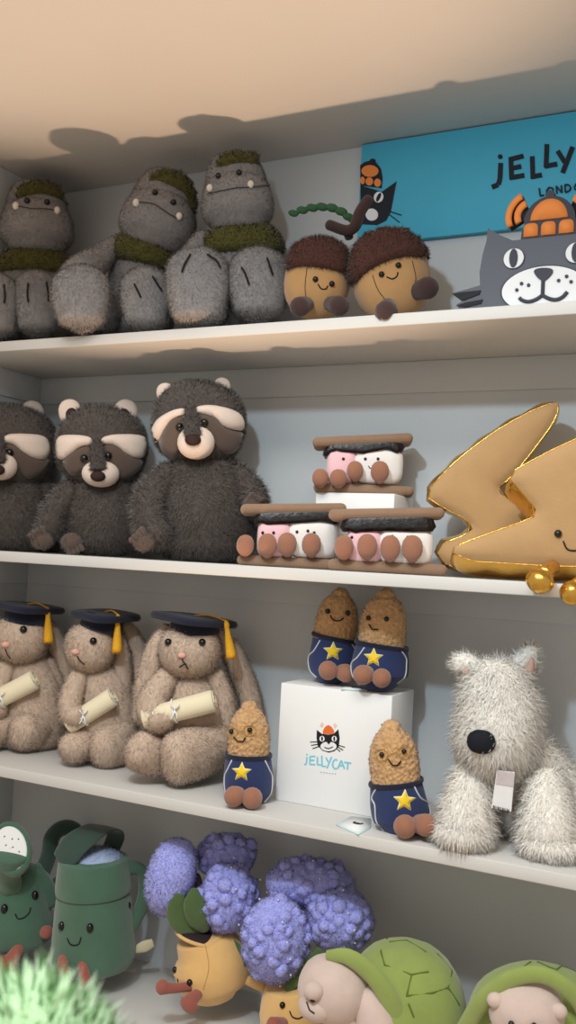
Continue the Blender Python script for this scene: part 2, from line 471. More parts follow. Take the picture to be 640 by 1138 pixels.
letter([[(599, 209), (600, 217.5), (604.5, 216.6)]], 1.6)
letter([[(607, 212), (610, 208), (614, 209), (614.5, 213), (611, 216), (607.5, 214.6), (607, 212)]], 1.6)
letter([[(618.5, 215), (618, 206.5), (624, 214), (623.6, 205.6)]], 1.6)
letter([[(628, 213.5), (627.6, 205), (632, 205.2), (634, 208.5), (632, 212), (628, 213.5)]], 1.6)
letter([[(638, 207.5), (641, 203), (645, 204), (645.5, 208), (642, 211), (638.5, 210), (638, 207.5)]], 1.6)
letter([[(649.5, 210), (649, 201.5), (655, 209), (654.6, 200.6)]], 1.6)
LT.build('lettering', INK, sg)
EM = MB()
EM.add(fixn(plate([(400.5, 206), (424.5, 213), (440.5, 201.5), (434, 236), (429, 245), (419, 250), (400.5, 249)], SGY - .001, .001)), 0, True)
for a, b in (((432, 238), (444, 247)), ((430, 234), (446, 239))): EM.add(fixn(plate(seg(a, b, 1.2), SGY - .0012, .001, 30)), 0, True)
EM.add(fixn(plate([(400, 184), (405, 180), (411, 178.5), (418, 180.5), (423, 187), (425, 197), (424, 209), (400.5, 206)], SGY - .0013, .001)), 0, True)
EM.add(fixn(plate(ellpoly(414, 178.6, 3.4, 2.4, 12), SGY - .0014, .001)), 0, True)
for cx, cy, rx, ry in ((411, 190, 9.5, 6.6), (402.8, 200.5, 2.6, 4.2), (410.3, 201.5, 4.2, 4.6), (419.4, 203, 3.8, 4.6)):
    EM.add(fixn(plate(ellpoly(cx, cy, rx, ry, 16), SGY - .0021, .001)), 1, True)
for cx, cy, rx, ry in ((420.6, 219, 5.2, 6.2), (413, 238.5, 7.0, 6.8)):
    EM.add(fixn(plate(ellpoly(cx, cy, rx, ry, 16, 20), SGY - .0021, .001)), 2, True)
EM.add(fixn(plate(ellpoly(420.6, 219, 1.9, 5.4, 12, 25), SGY - .003, .001)), 0, True)
EM.build('emblem', [INK, ORANGE, PAINTW], sg)

# ------------------------------------------------------------------ big cut-out cat sign at the shelf edge
CY = -0.196; CT = 0.012
ct = bpy.data.objects.new('cat_cutout_sign', None); C.objects.link(ct)
cc = on_y(603, 340, CY); ct.location = (cc[0], CY, Z1)
tag(ct, 'large grey cat-head cut-out with orange hat standing on the top shelf edge', 'sign')
CO = np.array(ct.location); GREY = mat('slate_paint', (92, 96, 106), 0.6); GREYD = mat('dark_slate_paint', (62, 64, 74), 0.6); BLK = mat('black_paint', (26, 26, 30), 0.6)
def cpt(x, y): P = on_y(x, y, CY); return (P[0] - CO[0], P[2] - CO[2])
def zz(pts): return [cpt(500 + a / 4.571, 200 + b / 4.571) for a, b in pts]
def mir(pts): return [(-a, b) for a, b in pts[::-1]]
def plate1(vf, name, m, parent): return MB().add(vf, 0, True).build(name, m, parent)
def cplate(pts, front, th, step=.012):
    return slab(pts, step, lambda x, y, q: np.array([x, front, y]), lambda x, y, q: np.array([x, front + th, y]))
def cell(cx, cy, rx, ry, tilt=0): return ellpoly(cx, cy, rx, ry, 28, tilt)
LO = [(cpt(545, 350)[0], 0.0), (cpt(509, 342)[0], 0.0)] + zz([(40, 640), (32, 632), (80, 610), (10, 575), (80, 556), (152, 535), (150, 470), (165, 380), (185, 310), (192, 243), (250, 278), (318, 307)])
LO = [(a, max(b, 0.0)) for a, b in LO]
LO[-1] = (LO[-1][0], LO[-1][1])
head = LO[1:] + mir(LO[1:])
plate1(cplate(head, 0.0, CT), 'head', GREY, ct)
wk = MB()
for pts in ([(12, 580), (60, 572), (158, 562), (150, 582), (60, 616)], [(32, 640), (90, 622), (168, 608), (160, 628), (80, 648)]):
    plate1(cplate(zz(pts), -.002, .003), 'whisker', BLK, ct); plate1(cplate(mir(zz(pts)), -.002, .003), 'whisker', BLK, ct)
mzc = cpt(600, 322); mzl = cpt(554.7, 322); mzt = cpt(600, 297)
RX = mzc[0] - mzl[0]; RZm = mzt[1] - mzc[1]; mx = 0.0
mp = [(mx + RX * math.cos(t), max(.0005, mzc[1] + RZm * math.sin(t))) for t in np.linspace(0, 2 * math.pi, 48, endpoint=False)]
mz = plate1(cplate([(a * 1.045, min(b * 1.03, b + .0022)) for a, b in mp], -.0015, .002), 'muzzle_outline', GREYD, ct)
mz = plate1(cplate(mp, -.003, .0035), 'muzzle', PAINTW, ct)
no = zz([(402, 462), (450, 452), (500, 458), (498, 482), (470, 512), (450, 522), (430, 512), (405, 485)]); nx = sum(a for a, b in no) / len(no)
no = [(a - nx, b) for a, b in no]
plate1(cplate(smooth_poly(no, 2), -.005, .003), 'nose', GREYD, ct)
s4 = cpt(600, 300); px_m = abs(cpt(601, 320)[0] - cpt(600, 320)[0])
def cstroke(pts, w, front=-.0048, th=.002):
    g = MB(); P = catmull(np.array(pts), 5); L = []; R = []
    for i in range(len(P)):
        d = P[min(i + 1, len(P) - 1)] - P[max(i - 1, 0)]; d /= np.linalg.norm(d); nn = np.array([-d[1], d[0]]) * w / 2
        L.append(P[i] + nn); R.append(P[i] - nn)
    return cplate(L + R[::-1], front, th, .02)
mo = MB(); q = px_m
zn = no[5][1]; zm = cpt(600, 329)[1]
mo.add(cstroke([(0, zn + .002), (0, zm)], 4 * q))
mo.add(cstroke([(0.002, zm + .001), (-7 * q, zm - 4.5 * q), (-15 * q, zm - 6.5 * q), (-22 * q, zm - 4.5 * q), (-26 * q, zm - 1 * q)], 4 * q))
mo.add(cstroke([(-.002, zm + .001), (7 * q, zm - 4.5 * q), (15 * q, zm - 6.5 * q), (22 * q, zm - 4 * q), (27 * q, zm + 1.5 * q)], 4 * q, -.0049))
mo.build('mouth', GREYD, ct)
fk = MB()
for a, b in ((-24, 15), (-29, 8), (-16, 12.5), (17, 15), (25.5, 19), (30.5, 12.5)): plate1(cplate(cell(a * q, zm + b * q, 2 * q, 2 * q), -.0045, .002, .02), 'whisker_spot', GREYD, ct)
for sx in (-1, 1):
    ez = cpt(567, 288)[1] if sx < 0 else cpt(567, 288)[1]
    e = plate1(cplate(cell(sx * 34.5 * q, ez, 12.6 * q, 12.2 * q), -.0012, .002, .02), 'eye_rim', GREYD, ct)
    e = plate1(cplate(cell(sx * 34.5 * q, ez, 11.4 * q, 11.4 * q), -.0025, .002, .02), 'eye', PAINTW, ct)
    plate1(cplate(cell(sx * 34.5 * q, ez, 4.8 * q, 10.8 * q), -.004, .002, .02), 'pupil', GREYD, e)
# hat of the cut-out: outlined dome, ball, three scallops, bells at the sides
hz = cpt(569.5, 267)[1]; hx = 3.0 * q
hb = MB()
dome = [(hx + 29 * q * math.cos(t), hz + 17 * q + 30 * q * math.sin(t)) for t in np.linspace(0, math.pi, 20)]
brim = [(hx - 27 * q, hz + 17 * q), (hx - 30 * q, hz + 11 * q), (hx - 31 * q, hz - 1 * q), (hx + 31 * q, hz - 1 * q), (hx + 30 * q, hz + 11 * q), (hx + 27 * q, hz + 17 * q)]
hat = plate1(cplate(dome[:-1] + brim[:3] + brim[3:-1], 0.0006, CT * .9), 'hat', GREYD, ct)
hp = MB()
hp.add(cplate([(hx + 20.5 * q * math.cos(t), hz + 20 * q + 23 * q * max(math.sin(t), 0) - (3 * q * abs(math.sin(3 * t)) if math.sin(t) < 0.01 else 0)) for t in np.linspace(0, math.pi, 24)], -.0016, .003))
for k in (-1, 0, 1):
    hp.add(cplate([(hx + k * 19.6 * q + 8.0 * q * math.copysign(abs(math.cos(t)) ** .55, math.cos(t)), hz + 2 * q + (0 if i in (0, 17) else 9.0 * q + 6.0 * q * math.sin(t))) for i, t in enumerate([0] + list(np.linspace(0, math.pi, 16)) + [math.pi])], -.0018, .003))
hp.build('hat_panels', ORANGE, hat)
plate1(cplate(cell(hx, hz + 49 * q, 5.2 * q, 4.5 * q), 0.0004, CT * .9), 'hat_ball', GREYD, hat)
for sx in (-1, 1):
    bl = MB()
    def arc(r0, r1, cx, cz, a0, a1):
        A = np.linspace(math.radians(a0), math.radians(a1), 12)
        o = [(cx + r1 * math.cos(t), cz + r1 * math.sin(t)) for t in A] + [(cx + r0 * math.cos(t), cz + r0 * math.sin(t)) for t in A[::-1]]
        return [(hx + sx * a, hz + b) for a, b in o]
    bl.add(cplate(arc(2 * q, 27 * q, 20 * q, 27 * q, -30, 66), .003, CT * .6), 0)
    bl.add(cplate(arc(12 * q, 19 * q, 20 * q, 27 * q, -28, 66), -.002, .007), 1)
    bl.add(cplate(arc(22.5 * q, 29 * q, 20 * q, 27 * q, -24, 64), -.002, .007), 1)
    bl.build('bell', [BLK, ORANGE], hat)

# ------------------------------------------------------------------ grey trolls with mossy hair (top shelf)
TF = furmat('grey_plush', (152, 149, 150)); TFB = mat('grey_plush_base', (144, 141, 142), 0.95, noise=.08)
MOSS = mat('moss_fleece', (88, 86, 44), 0.95, noise=.25, nscale=120, vor=.8, vscale=260, tint=False); TMO = mat('grey_thread', (66, 58, 56), .9); TOOTH = mat('tooth_felt', (222, 216, 205), 0.8)
MOSSF = furmat('moss_tufts', (92, 89, 46), .2, 120)
def troll(label, px, Y, head, cap, eyes, mouth, teeth, cape, feet, arms, torso, tilt=0):
    t = Toy('troll_plush', label, 'plush toy', px, Y, Z1, 'grey troll plush toys on the top shelf')
    E_ = t.e
    b = MB().add(t.loft([(x, y, .0, a, bb) for x, y, a, bb in torso], 18, 5, .5, .02))
    b.fur(420000, .0050, .0007, rnd=.35).build('torso', [TFB, TF], E_)
    hx, hy, rx, rz = head
    h = MB()
    R = math.radians(tilt); ax = (math.sin(R), -math.cos(R))           # head axis in pixels (up)
    sts = [(-.80, .80), (-.55, 1.0), (-.2, 1.0), (.15, .88), (.5, .80), (.78, .66)]
    h.add(t.loft([(hx + ax[0] * rz * k, hy + ax[1] * rz * k, -.012 - (.012 if k < 0 else 0), rx * w, rx * w * .78) for k, w in sts], 22, 4, .45, .012))
    bv = h.bvh()
    capo = t.decal(cap, bv, .002, .004, 3.5, 5, 1)
    hd = h.fur(420000, .0046, .0007, rnd=.35, keep=t.mask([smooth_poly(cap, 1)])).build('head', [TFB, TF], E_)
    cp = MB().add(capo); cp.fur(260000, .006, .0022, comb=(0, 0, .1), rnd=.9); cp.build('hair', [MOSS, MOSSF], hd)
    for e in eyes: one(t.bead(e[0], e[1], bv, 3.3 * t.S, .003), 'eye', M['black'], hd)
    one(t.stroke(mouth, bv, .0008, .0030), 'mouth', TMO, hd)
    for q in teeth: one(t.bead(q[0], q[1], bv, 3.6 * t.S, .003, 12, (1, .8, 1.2)), 'tooth', TOOTH, hd)
    c = MB().add(t.loft([(x, y, ly, a, bb) for x, y, ly, a, bb in cape], 24, 4, .35, .02))
    c.fur(230000, .006, .0024, comb=(0, 0, -.1), rnd=.9).build('cape', [MOSS, MOSSF], E_)
    for (x, y0, y1, w, seams) in feet:
        f = MB()
        f.add(t.loft([(x, y1 - w * .55, -.100, w * .80, w * .52), (x, (y0 + y1) / 2, -.094, w * .98, w * .60), (x, y0 + w * .5, -.088, w * .98, w * .62), (x, y0 + w * .22, -.080, w * .72, w * .5)], 18, 4, .55, .015))
        f.add(t.loft([(x, y1 - w * .9, -.09, w * .8), (x + (px - x) * .35, y1 - w * .85, -.02, w * .8)], 14, 3, .3))
        fb = f.bvh()
        fo = f.fur(420000, .0058, .0007, comb=(0, -.2, -.6), rnd=.35).build('leg', [TFB, TF], E_)
        for s in seams: one(t.stroke(s, fb, .0016, .0045), 'toe_seam', M['thread'], fo)
    for a in arms:
        am = MB().add(t.loft(a, 14, 5, .8, .02)); am.fur(420000, .0050, .0007, rnd=.35).build('arm', [TFB, TF], E_)
    return t
troll('grey plush troll at the left end of the top shelf, partly cut off', 40, -.098, (41, 242, 39, 40), [(16, 222), (22, 206), (42, 199), (66, 205), (78, 222), (76, 230), (66, 220), (46, 214), (30, 217)],
      [(30.5, 224.5), (52, 226)], [(19, 230), (34, 232.5), (50, 233), (66, 236)], [(18.5, 230), (62.5, 235)],
      [(40, 302, -.006, 47, 30), (40, 288, -.008, 40, 28), (40, 276, -.008, 24, 22)],
      [(41, 306, 376, 25, [[(32, 316), (31, 328), (32, 336)], [(51, 315), (53, 328), (53, 335)]]), (-6, 308, 378, 25, [[(4, 318), (5, 330), (4, 337)]])], [[(80, 296, .01, 11), (90, 330, .0, 13), (84, 356, -.02, 13)]],
      [(40, 362, 44, 34), (40, 330, 46, 34), (40, 300, 40, 30), (40, 284, 28, 24)])
troll('grey plush troll in the middle of its trio, head cocked, one arm out', 168, -.100, (179, 235, 41, 45), [(164, 200), (176, 190), (196, 187), (212, 200), (221, 222), (218, 240), (211, 232), (206, 214), (192, 207), (176, 200)],
      [(172.5, 215.5), (192, 226)], [(152, 226), (160, 226), (172, 228), (184, 236), (196, 243)], [(152, 226.5), (198, 241)],
      [(160, 292, -.006, 42, 32), (163, 280, -.008, 39, 30), (167, 268, -.008, 26, 24)],
      [(162, 302, 371, 27, [[(150, 317), (154, 325), (157, 331)], [(169, 309), (175, 318), (178, 323)]]), (90, 300, 371, 30, [])],
      [[(132, 270, -.01, 10), (112, 287, -.03, 14), (90, 306, -.06, 20), (82, 330, -.08, 24)]],
      [(156, 360, 36, 32), (157, 330, 37, 32), (159, 300, 35, 30), (163, 280, 27, 24)], 14)
troll('tallest grey plush troll, beside the twin acorns, mouth tilted', 258, -.098, (263, 214, 39, 44), [(240, 186), (244, 175), (256, 169), (280, 166), (296, 171), (301, 187), (292, 184), (278, 180), (262, 181), (250, 184)],
      [(243.5, 197), (265.5, 193.5)], [(232, 216), (246, 213), (262, 210), (278, 209), (298, 207)], [(234.5, 210), (278, 206)],
      [(267, 279, -.006, 50, 34), (266, 266, -.008, 46, 32), (264, 252, -.008, 30, 24)],
      [(220, 281, 368, 33, [[(212, 285), (206, 295), (203, 303)], [(230, 285), (239, 291), (243, 298)]]), (288, 281, 361, 33, [[(270, 299), (274, 308), (277, 317)], [(296, 289), (299, 297), (302, 306)]])],
      [[(226, 268, -.01, 12), (213, 290, -.03, 15), (210, 318, -.045, 14)], [(304, 270, .01, 11), (306, 296, .0, 11), (304, 322, -.01, 11)]],
      [(262, 352, 43, 36), (263, 320, 45, 36), (264, 290, 46, 32), (264, 268, 32, 26)], -4)

# ------------------------------------------------------------------ twin acorn plush on a twig
TAN = mat('tan_velour', (186, 142, 92), 0.9, noise=.05, nscale=50, sheen=.3); BRF = furmat('brown_plush', (96, 62, 52)); BRB = mat('brown_plush_base', (84, 54, 46), .95)
DBR = mat('dark_brown_velour', (62, 40, 38), 0.85, noise=.06, sheen=.2); LEAFD = mat('dark_green_felt', (52, 88, 58), .85, noise=.08)
t = Toy('acorn_plush', 'pair of tan acorn plush toys with furry brown caps joined by a leafy twig', 'plush toy', 395, -.12, Z1)
def acorn(cx, cy, rx, rz, ly, cappoly, eyes, smile, feet, tilt, seams):
    m = MB().add(t.ell(cx, cy, ly, rx, rz, rx * .86, tilt, 26, 2.3)); bv = m.bvh()
    b = m.build('acorn', TAN, t.e)
    cp = MB().add(t.decal(cappoly, bv, .003, .006, 4, 6, 1))
    R = rotm(0, math.radians(tilt), 0)
    V, Fc = ell((0, 0, 0), (rx * 1.07 * t.S, rx * .95 * t.S, rz * 1.07 * t.S), 26, 2.2)
    lo = -.06 * rz * t.S
    keepv = [f for f in Fc if all(V[i][2] > lo + .25 * rz * t.S - abs(V[i][0]) * .12 + max(0, -V[i][1]) * .22 for i in f)]
    cp.add((V @ R.T + t.p(cx, cy, ly), keepv))
    cp.fur(360000, .0058, .0008, comb=(0, 0, -.5), rnd=.38).build('cap', [BRB, BRF], b)
    for e in eyes: one(t.bead(e[0], e[1], bv, 3.2 * t.S, .001), 'eye', M['black'], b)
    one(t.stroke(smile, bv, .001), 'mouth', M['thread'], b)
    for s in seams: one(t.stroke(s, bv, .0006), 'seam', DBR, b)
    for (x, y, l, r, q) in feet:
        one(t.loft([(x + (cx - x) * .45, y + (cy + rz * .5 - y) * .45, l + .03, r * .72), (x, y, l, r)], 14, 4, 1.0), 'foot', DBR, b)
acorn(353, 311, 37, 45, .0, [(317, 302), (322, 276), (350, 262), (378, 268), (388, 290), (389, 306), (374, 301), (350, 296), (330, 296)], [(350.5, 310.5), (368.5, 315.5)], [(353.5, 316), (357, 321), (362, 321), (364, 318)],
      [(333, 341, -.055, 11, 0), (377, 340, -.055, 11, 0)], 8, [[(341, 299), (339, 320), (342, 345)]])
acorn(434, 308, 43, 49, -.02, [(385, 312), (384, 285), (400, 256), (432, 247), (462, 256), (477, 285), (474, 287), (452, 284), (428, 290), (404, 304), (394, 318)], [(424, 305), (442.5, 295)], [(430, 308), (436, 310), (441, 307), (442, 303)],
      [(429, 347, -.124, 12, 0), (475, 320, -.07, 12, 0)], -14, [[(414, 306), (420, 322), (432, 338)], [(458, 290), (462, 310), (458, 328)]])
tw = MB().add(t.loft([(366, 250, .0, 6), (384, 256, .0, 6), (394, 252, -.005, 6.5), (400, 236, -.01, 6.5), (409, 222, -.012, 6)], 12, 5, .8)).add(t.loft([(385, 254, .0, 5), (388, 264, .01, 5)], 10, 3, .5))
tw.build('twig', DBR, t.e)
lv = MB()
for (x, y, r) in ((326, 237, 4.5), (336, 233.5, 5), (347, 231, 5.2), (358, 230, 5.4), (369, 231, 5.6), (379, 235, 5.6), (387, 241, 5)): lv.add(t.ell(x, y, -.004, r * 1.35, r * .85, r * .7, 12, 12))
lv.add(t.loft([(324, 238, -.004, 2.4), (350, 230, -.004, 3), (375, 233, -.004, 3), (393, 248, -.003, 2.4)], 8, 4))
lv.build('leaf', LEAFD, t.e)

# ------------------------------------------------------------------ raccoons (second shelf)
RF = furmat('raccoon_fur', (98, 90, 86), .18, 50); RB = mat('raccoon_fur_base', (80, 73, 69), .95); CRM = mat('cream_velour', (222, 204, 192), .9, sheen=.3, bump=.3, bscale=500)
MSK = mat('brown_short_plush', (88, 72, 64), .95, noise=.06, sheen=.25); NOSE = mat('dark_nose_velour', (52, 36, 34), .8); RBF = furmat('raccoon_brow_fur', (70, 62, 60))
def raccoon(label, px, Y, head, brows, masks, muz, nose, bridge, eyes, ears, torso, arms, paws):
    t = Toy('raccoon_plush', label, 'plush toy', px, Y, Z2, 'raccoon plush toys on the second shelf')
    b = MB().add(t.loft([(x, y, l, a, bb) for x, y, l, a, bb in torso], 22, 5, .45, .03))
    b.fur(330000, .012, .0009, comb=(0, -.05, -.75), rnd=.5, var=.26).build('torso', [RB, RF], t.e)
    hx, hy, rx, rz = head
    h = MB().add(t.ell(hx, hy, -.012, rx, rz, rx * .74, 0, 28, 2.35)); bv = h.bvh()
    mx, my, mrx, mrz = muz
    km = [smooth_poly(p, 2) for p in brows + masks] + [ellpoly(mx, my, mrx * 1.05, mrz * 1.05)]
    hd = h.fur(360000, .0065, .0008, comb=(0, -.05, .25), rnd=.4, keep=t.mask(km), var=.25).build('head', [RB, RF], t.e)
    for p in masks: one(t.decal(p, bv, .0015, .002, 4, 5, 2), 'eye_mask', MSK, hd)
    for p in brows: one(t.decal(p, bv, .003, .0055, 4, 7, 2), 'brow', CRM, hd)
    mz = MB().add(t.ell(mx, my, t.hit(mx, my, bv)[0][1] - .004, mrx, mrz, mrx * .85, 0, 20, 2.1)); mb = mz.bvh(); mzo = mz.build('muzzle', CRM, hd)
    one(t.bead(nose[0], nose[1], mb, nose[2] * t.S, .002, 14, (1.15, .8, .85)), 'nose', NOSE, hd)
    br = MB().add(t.loft([(bridge[0][0], bridge[0][1], t.hit(*bridge[0][:2], bv)[0][1], bridge[0][2], 2.5), (bridge[1][0], bridge[1][1], t.hit(*bridge[1][:2], mb)[0][1] - .001, bridge[1][2], 4)], 12, 4, .6))
    br.fur(320000, .007, .0014, comb=(0, -.1, .5), rnd=.4).build('nose_bridge', [RB, RBF], hd)
    for e in eyes: one(t.bead(e[0], e[1], bv, 4.4 * t.S, .0035), 'eye', M['black'], hd)
    for (ex, ey, er, etl) in ears:
        ea = MB().add(t.ell(ex, ey, -.022, er, er * 1.15, er * .5, etl, 18, 2.2)); eb = ea.bvh(); eo = ea.build('ear', CRM, hd)
        one(t.decal(ellpoly(ex + (1.5 if ex < hx else -1.5), ey + er * .22, er * .52, er * .6, 14), eb, .001, .002, 2.5, 3), 'inner_ear', NOSE, eo)
    for a in arms:
        m = MB().add(t.loft(a, 16, 5, .8, .03)); m.fur(330000, .011, .0009, comb=(0, -.05, -.7), rnd=.5, var=.26).build('arm', [RB, RF], t.e)
    for (x, y, l, r, dx, dy, nm) in paws:
        m = MB().add(t.ell(x, y, l, r, r * .9, r * .8, 0, 16))
        for k in (-1.5, -.5, .5, 1.5):
            ox, oy = -dy * k * r * .46, dx * k * r * .46
            m.add(t.loft([(x + ox * .8 + dx * r * .3, y + oy * .8 + dy * r * .3, l - .006, r * .27), (x + ox * 1.15 + dx * r * 1.15, y + oy * 1.15 + dy * r * 1.15, l - .010, r * .24)], 10, 3, 1))
        m.fur(170000, .0045, .001, comb=(0, -.05, -.4)).build(nm, [MSK, RF], t.e)
    return t
def z3(p): return [(130 + a / 3.556, 410 + b / 3.556) for a, b in p]
def z4(p): return [(a / 3.765, 430 + b / 3.765) for a, b in p]
raccoon('largest brown raccoon plush, right of its two companions, left of the marshmallow sandwiches', 224, -.105, (221, 471, 51, 47),
        [z3([(138, 265), (146, 225), (170, 192), (225, 162), (272, 155), (270, 182), (215, 195), (180, 250), (165, 290), (148, 285)]), z3([(310, 150), (360, 143), (440, 155), (495, 185), (500, 245), (455, 240), (415, 225), (390, 190), (340, 178), (312, 175)])],
        [z3([(268, 182), (262, 240), (245, 270), (240, 340), (225, 372), (185, 340), (163, 290), (180, 250), (215, 197)]), z3([(318, 176), (345, 178), (392, 192), (415, 228), (455, 245), (503, 250), (495, 300), (440, 345), (390, 310), (380, 260), (330, 225)])],
        (217.8, 492, 20, 18), (214.5, 489, 7.5), [(212, 455, 6.5), (214, 484, 8.5)], [(200, 474.5), (227, 470)], [(184, 437, 10, -14), (246, 431, 10, 14)],
        [(224, 604, 0, 56, 44), (226, 575, 0, 58, 46), (226, 545, 0, 52, 40), (222, 518, 0, 38, 32)],
        [[(186, 528, -.01, 15), (168, 552, -.03, 18), (166, 580, -.05, 17), (176, 594, -.06, 15)], [(262, 530, -.01, 16), (278, 548, -.03, 17), (284, 560, -.05, 14)]],
        [(160, 602, -.075, 12, -.6, -.6, 'foot'), (281, 560, -.065, 11, .3, -.6, 'paw')])
raccoon('middle raccoon plush, second from the left wall, arm hanging at its side', 112, -.100, (113, 497, 49, 46),
        [z4([(240, 207), (300, 200), (385, 208), (388, 245), (340, 245), (290, 285), (260, 308), (238, 285)]), z4([(420, 215), (470, 198), (600, 200), (610, 240), (597, 303), (540, 290), (480, 240), (430, 240)])],
        [z4([(345, 248), (395, 250), (395, 300), (350, 345), (300, 378), (268, 330), (262, 305), (290, 283)]), z4([(425, 242), (475, 240), (540, 288), (600, 303), (592, 345), (500, 395), (480, 335), (430, 290)])],
        (111.8, 526.5, 20, 14.5), (109, 529, 7), [(107.5, 492, 6.5), (109, 521, 8)], [(94, 509), (120, 506.5)], [(78, 458, 12.5, -12), (139, 459, 13.5, 14)],
        [(114, 598, 0, 44, 40), (114, 575, 0, 45, 42), (114, 555, 0, 40, 36), (113, 538, 0, 34, 30)],
        [[(78, 545, -.01, 13), (62, 566, -.03, 14), (52, 588, -.05, 12)], [(148, 545, -.01, 13), (156, 566, -.02, 14), (154, 590, -.04, 13)]],
        [(46, 600, -.065, 11, -.45, -.75, 'paw'), (80, 603, -.05, 12, .3, .7, 'foot')])
raccoon('leftmost raccoon plush, half cut off at the edge beside the left wall', 8, -.092, (10, 497, 52, 47),
        [z4([(2, 240), (20, 200), (90, 195), (200, 205), (209, 290), (165, 308), (100, 278), (60, 240), (20, 232)]), z4([(-125, 240), (-60, 200), (-30, 235), (-70, 250), (-105, 300), (-130, 290)])],
        [z4([(10, 236), (60, 240), (100, 278), (160, 305), (206, 295), (195, 345), (110, 395), (75, 330), (30, 290)]), z4([(-60, 250), (-30, 240), (-30, 300), (-80, 360), (-115, 320)])],
        (0, 518, 18, 15), (-3, 522, 7), [(-2, 486, 6.5), (-3, 513, 8)], [(10.5, 503), (-16, 505)], [(35, 460, 13, 14), (-20, 462, 12, -12)],
        [(12, 597, 0, 48, 40), (12, 574, 0, 48, 42), (12, 552, 0, 42, 36), (11, 534, 0, 34, 30)],
        [[(46, 545, -.01, 13), (56, 566, -.02, 14), (52, 590, -.03, 13)], [(-26, 545, -.01, 13), (-38, 566, -.03, 14), (-42, 586, -.05, 12)]],
        [(50, 600, -.03, 10, .3, .6, 'paw')])

# ------------------------------------------------------------------ marshmallow sandwiches
CRK = mat('cracker_felt', (140, 112, 90), .9, noise=.05, nscale=80, bump=.2, bscale=500, sheen=.2); CHO = mat('chocolate_velvet', (17, 12, 14), .42, bump=.5, bscale=110); PNK = mat('pink_plush', (238, 192, 200), .9, sheen=.3)
MWH = mat('marshmallow_plush', (236, 232, 230), .9, sheen=.3); FOOT = mat('brown_velour', (150, 102, 80), .9, noise=.05, nscale=80, sheen=.3)
tag(one((lambda A: rbox((A[0], A[1], (A[2]) / 2), (.128, .085, A[2]), .001))(np.array([.733, -.080, on_y(400, 548, -.1225)[2]])), 'display_box', M['white']), 'small white box behind and under the topmost marshmallow sandwich', 'box')
BZ = on_y(400, 548, -.1225)[2]
def smore(label, px, Y, z, top, bot, mar, drip, balls, eyes, grp='marshmallow sandwich plush toys'):
    t = Toy('marshmallow_sandwich_plush', label, 'plush toy', px, Y, z, grp)
    S = t.S; dp = .030
    for nm, (xa, ya, xb, yb, th), dz in (('bottom_cracker', bot, 0), ('top_cracker', top, 0)):
        a, b = t.p(xa, ya, -.0), t.p(xb, yb, -.0)
        if nm == 'bottom_cracker': a[2] = b[2] = th * S / 2
        c = (a + b) / 2; d = b - a
        one(rbox(c, (np.linalg.norm(d), dp * 2, th * S), th * S * .46, 3, rotm(0, -math.atan2(d[2], d[0]), 0)), nm, CRK, t.e)
    (x0, y0), (x1, y1), xm, yb = mar[0], mar[1], mar[2], mar[3]
    W = None
    for nm, xa, xb, m in (('pink_marshmallow', x0, xm + 3, PNK), ('white_marshmallow', xm - 3, x1, MWH)):
        c = (t.p(xa, (y0 + yb) / 2, -.004) + t.p(xb, (y0 + yb) / 2, -.004)) / 2
        w = np.linalg.norm(t.p(xb, yb) - t.p(xa, yb)); hgt = (yb - y0 + 4) * S
        m_ = MB().add(ell(c, (w / 2, .024, hgt / 2), 22, 4.5)); bv = m_.bvh(); o = m_.build(nm, m, t.e)
        for e in eyes:
            if (e[0] < xm) == (nm[0] == 'p') and len(e) == 2: one(t.bead(e[0], e[1], bv, 1.7 * S, .0005), 'eye', M['black'], o)
            elif len(e) == 3 and (e[0] < xm) == (nm[0] == 'p'): one(t.stroke([(e[0], e[1]), (e[0] + 1.5, e[1] + 2.2), (e[0] + 4, e[1] + 2)], bv, .0007), 'mouth', M['thread'], o)
    # chocolate: a slab whose lower rim drips
    xs = [q[0] for q in drip]; n = 48
    up = [t.p(xs[0], drip[0][1] - 8, 0)[2], t.p(xs[-1], drip[-1][1] - 8, 0)[2]]
    ring = []; L = t.p(xs[0], drip[0][1], 0); Rr = t.p(xs[-1], drip[-1][1], 0); cx = (L[0] + Rr[0]) / 2; hw = (Rr[0] - L[0]) / 2
    V = []; Fc = []
    for k in range(n):
        a = 2 * math.pi * k / n; X = cx + hw * math.copysign(abs(math.cos(a)) ** .28, math.cos(a)); Yy = .0285 * math.copysign(abs(math.sin(a)) ** .28, math.sin(a))
        u = (X - L[0]) / (2 * hw); pxx = xs[0] + (xs[-1] - xs[0]) * u
        zt = t.p(*[(top[0] + (top[2] - top[0]) * u), top[1] + (top[3] - top[1]) * u], 0)[2]
        yd = np.interp(pxx, xs, [q[1] for q in drip]); zd = t.p(pxx, yd, -.0285)[2]
        for s_, zf in ((.96, zt), (1.0, zt * .7 + zd * .3), (1.05 + .03 * math.sin(k * 1.9), zt * .25 + zd * .75), (1.01, zd), (.9, zd + .002)): V.append((cx + (X - cx) * s_, Yy * s_, zf))
    for k in range(n):
        for j in range(4):
            a = k * 5 + j; b = ((k + 1) % n) * 5 + j; Fc.append((a, a + 1, b + 1, b))
    V.append((cx, 0, up[0] * .5 + up[1] * .5)); 
    for k in range(n): Fc.append((len(V) - 1, k * 5, ((k + 1) % n) * 5))
    one((np.array(V), Fc), 'chocolate', CHO, t.e)
    for (x, y, rx, rz) in balls:
        b = MB().add(t.ell(x, y, -.040, rx, rz, rx * .8, 0, 16, 2.2)).add(t.loft([(x, y + rz * .5, -.036, rx * .6), (x, y + rz * .9, -.015, rx * .6)], 10, 3, .5)); b.build('foot', FOOT, t.e)
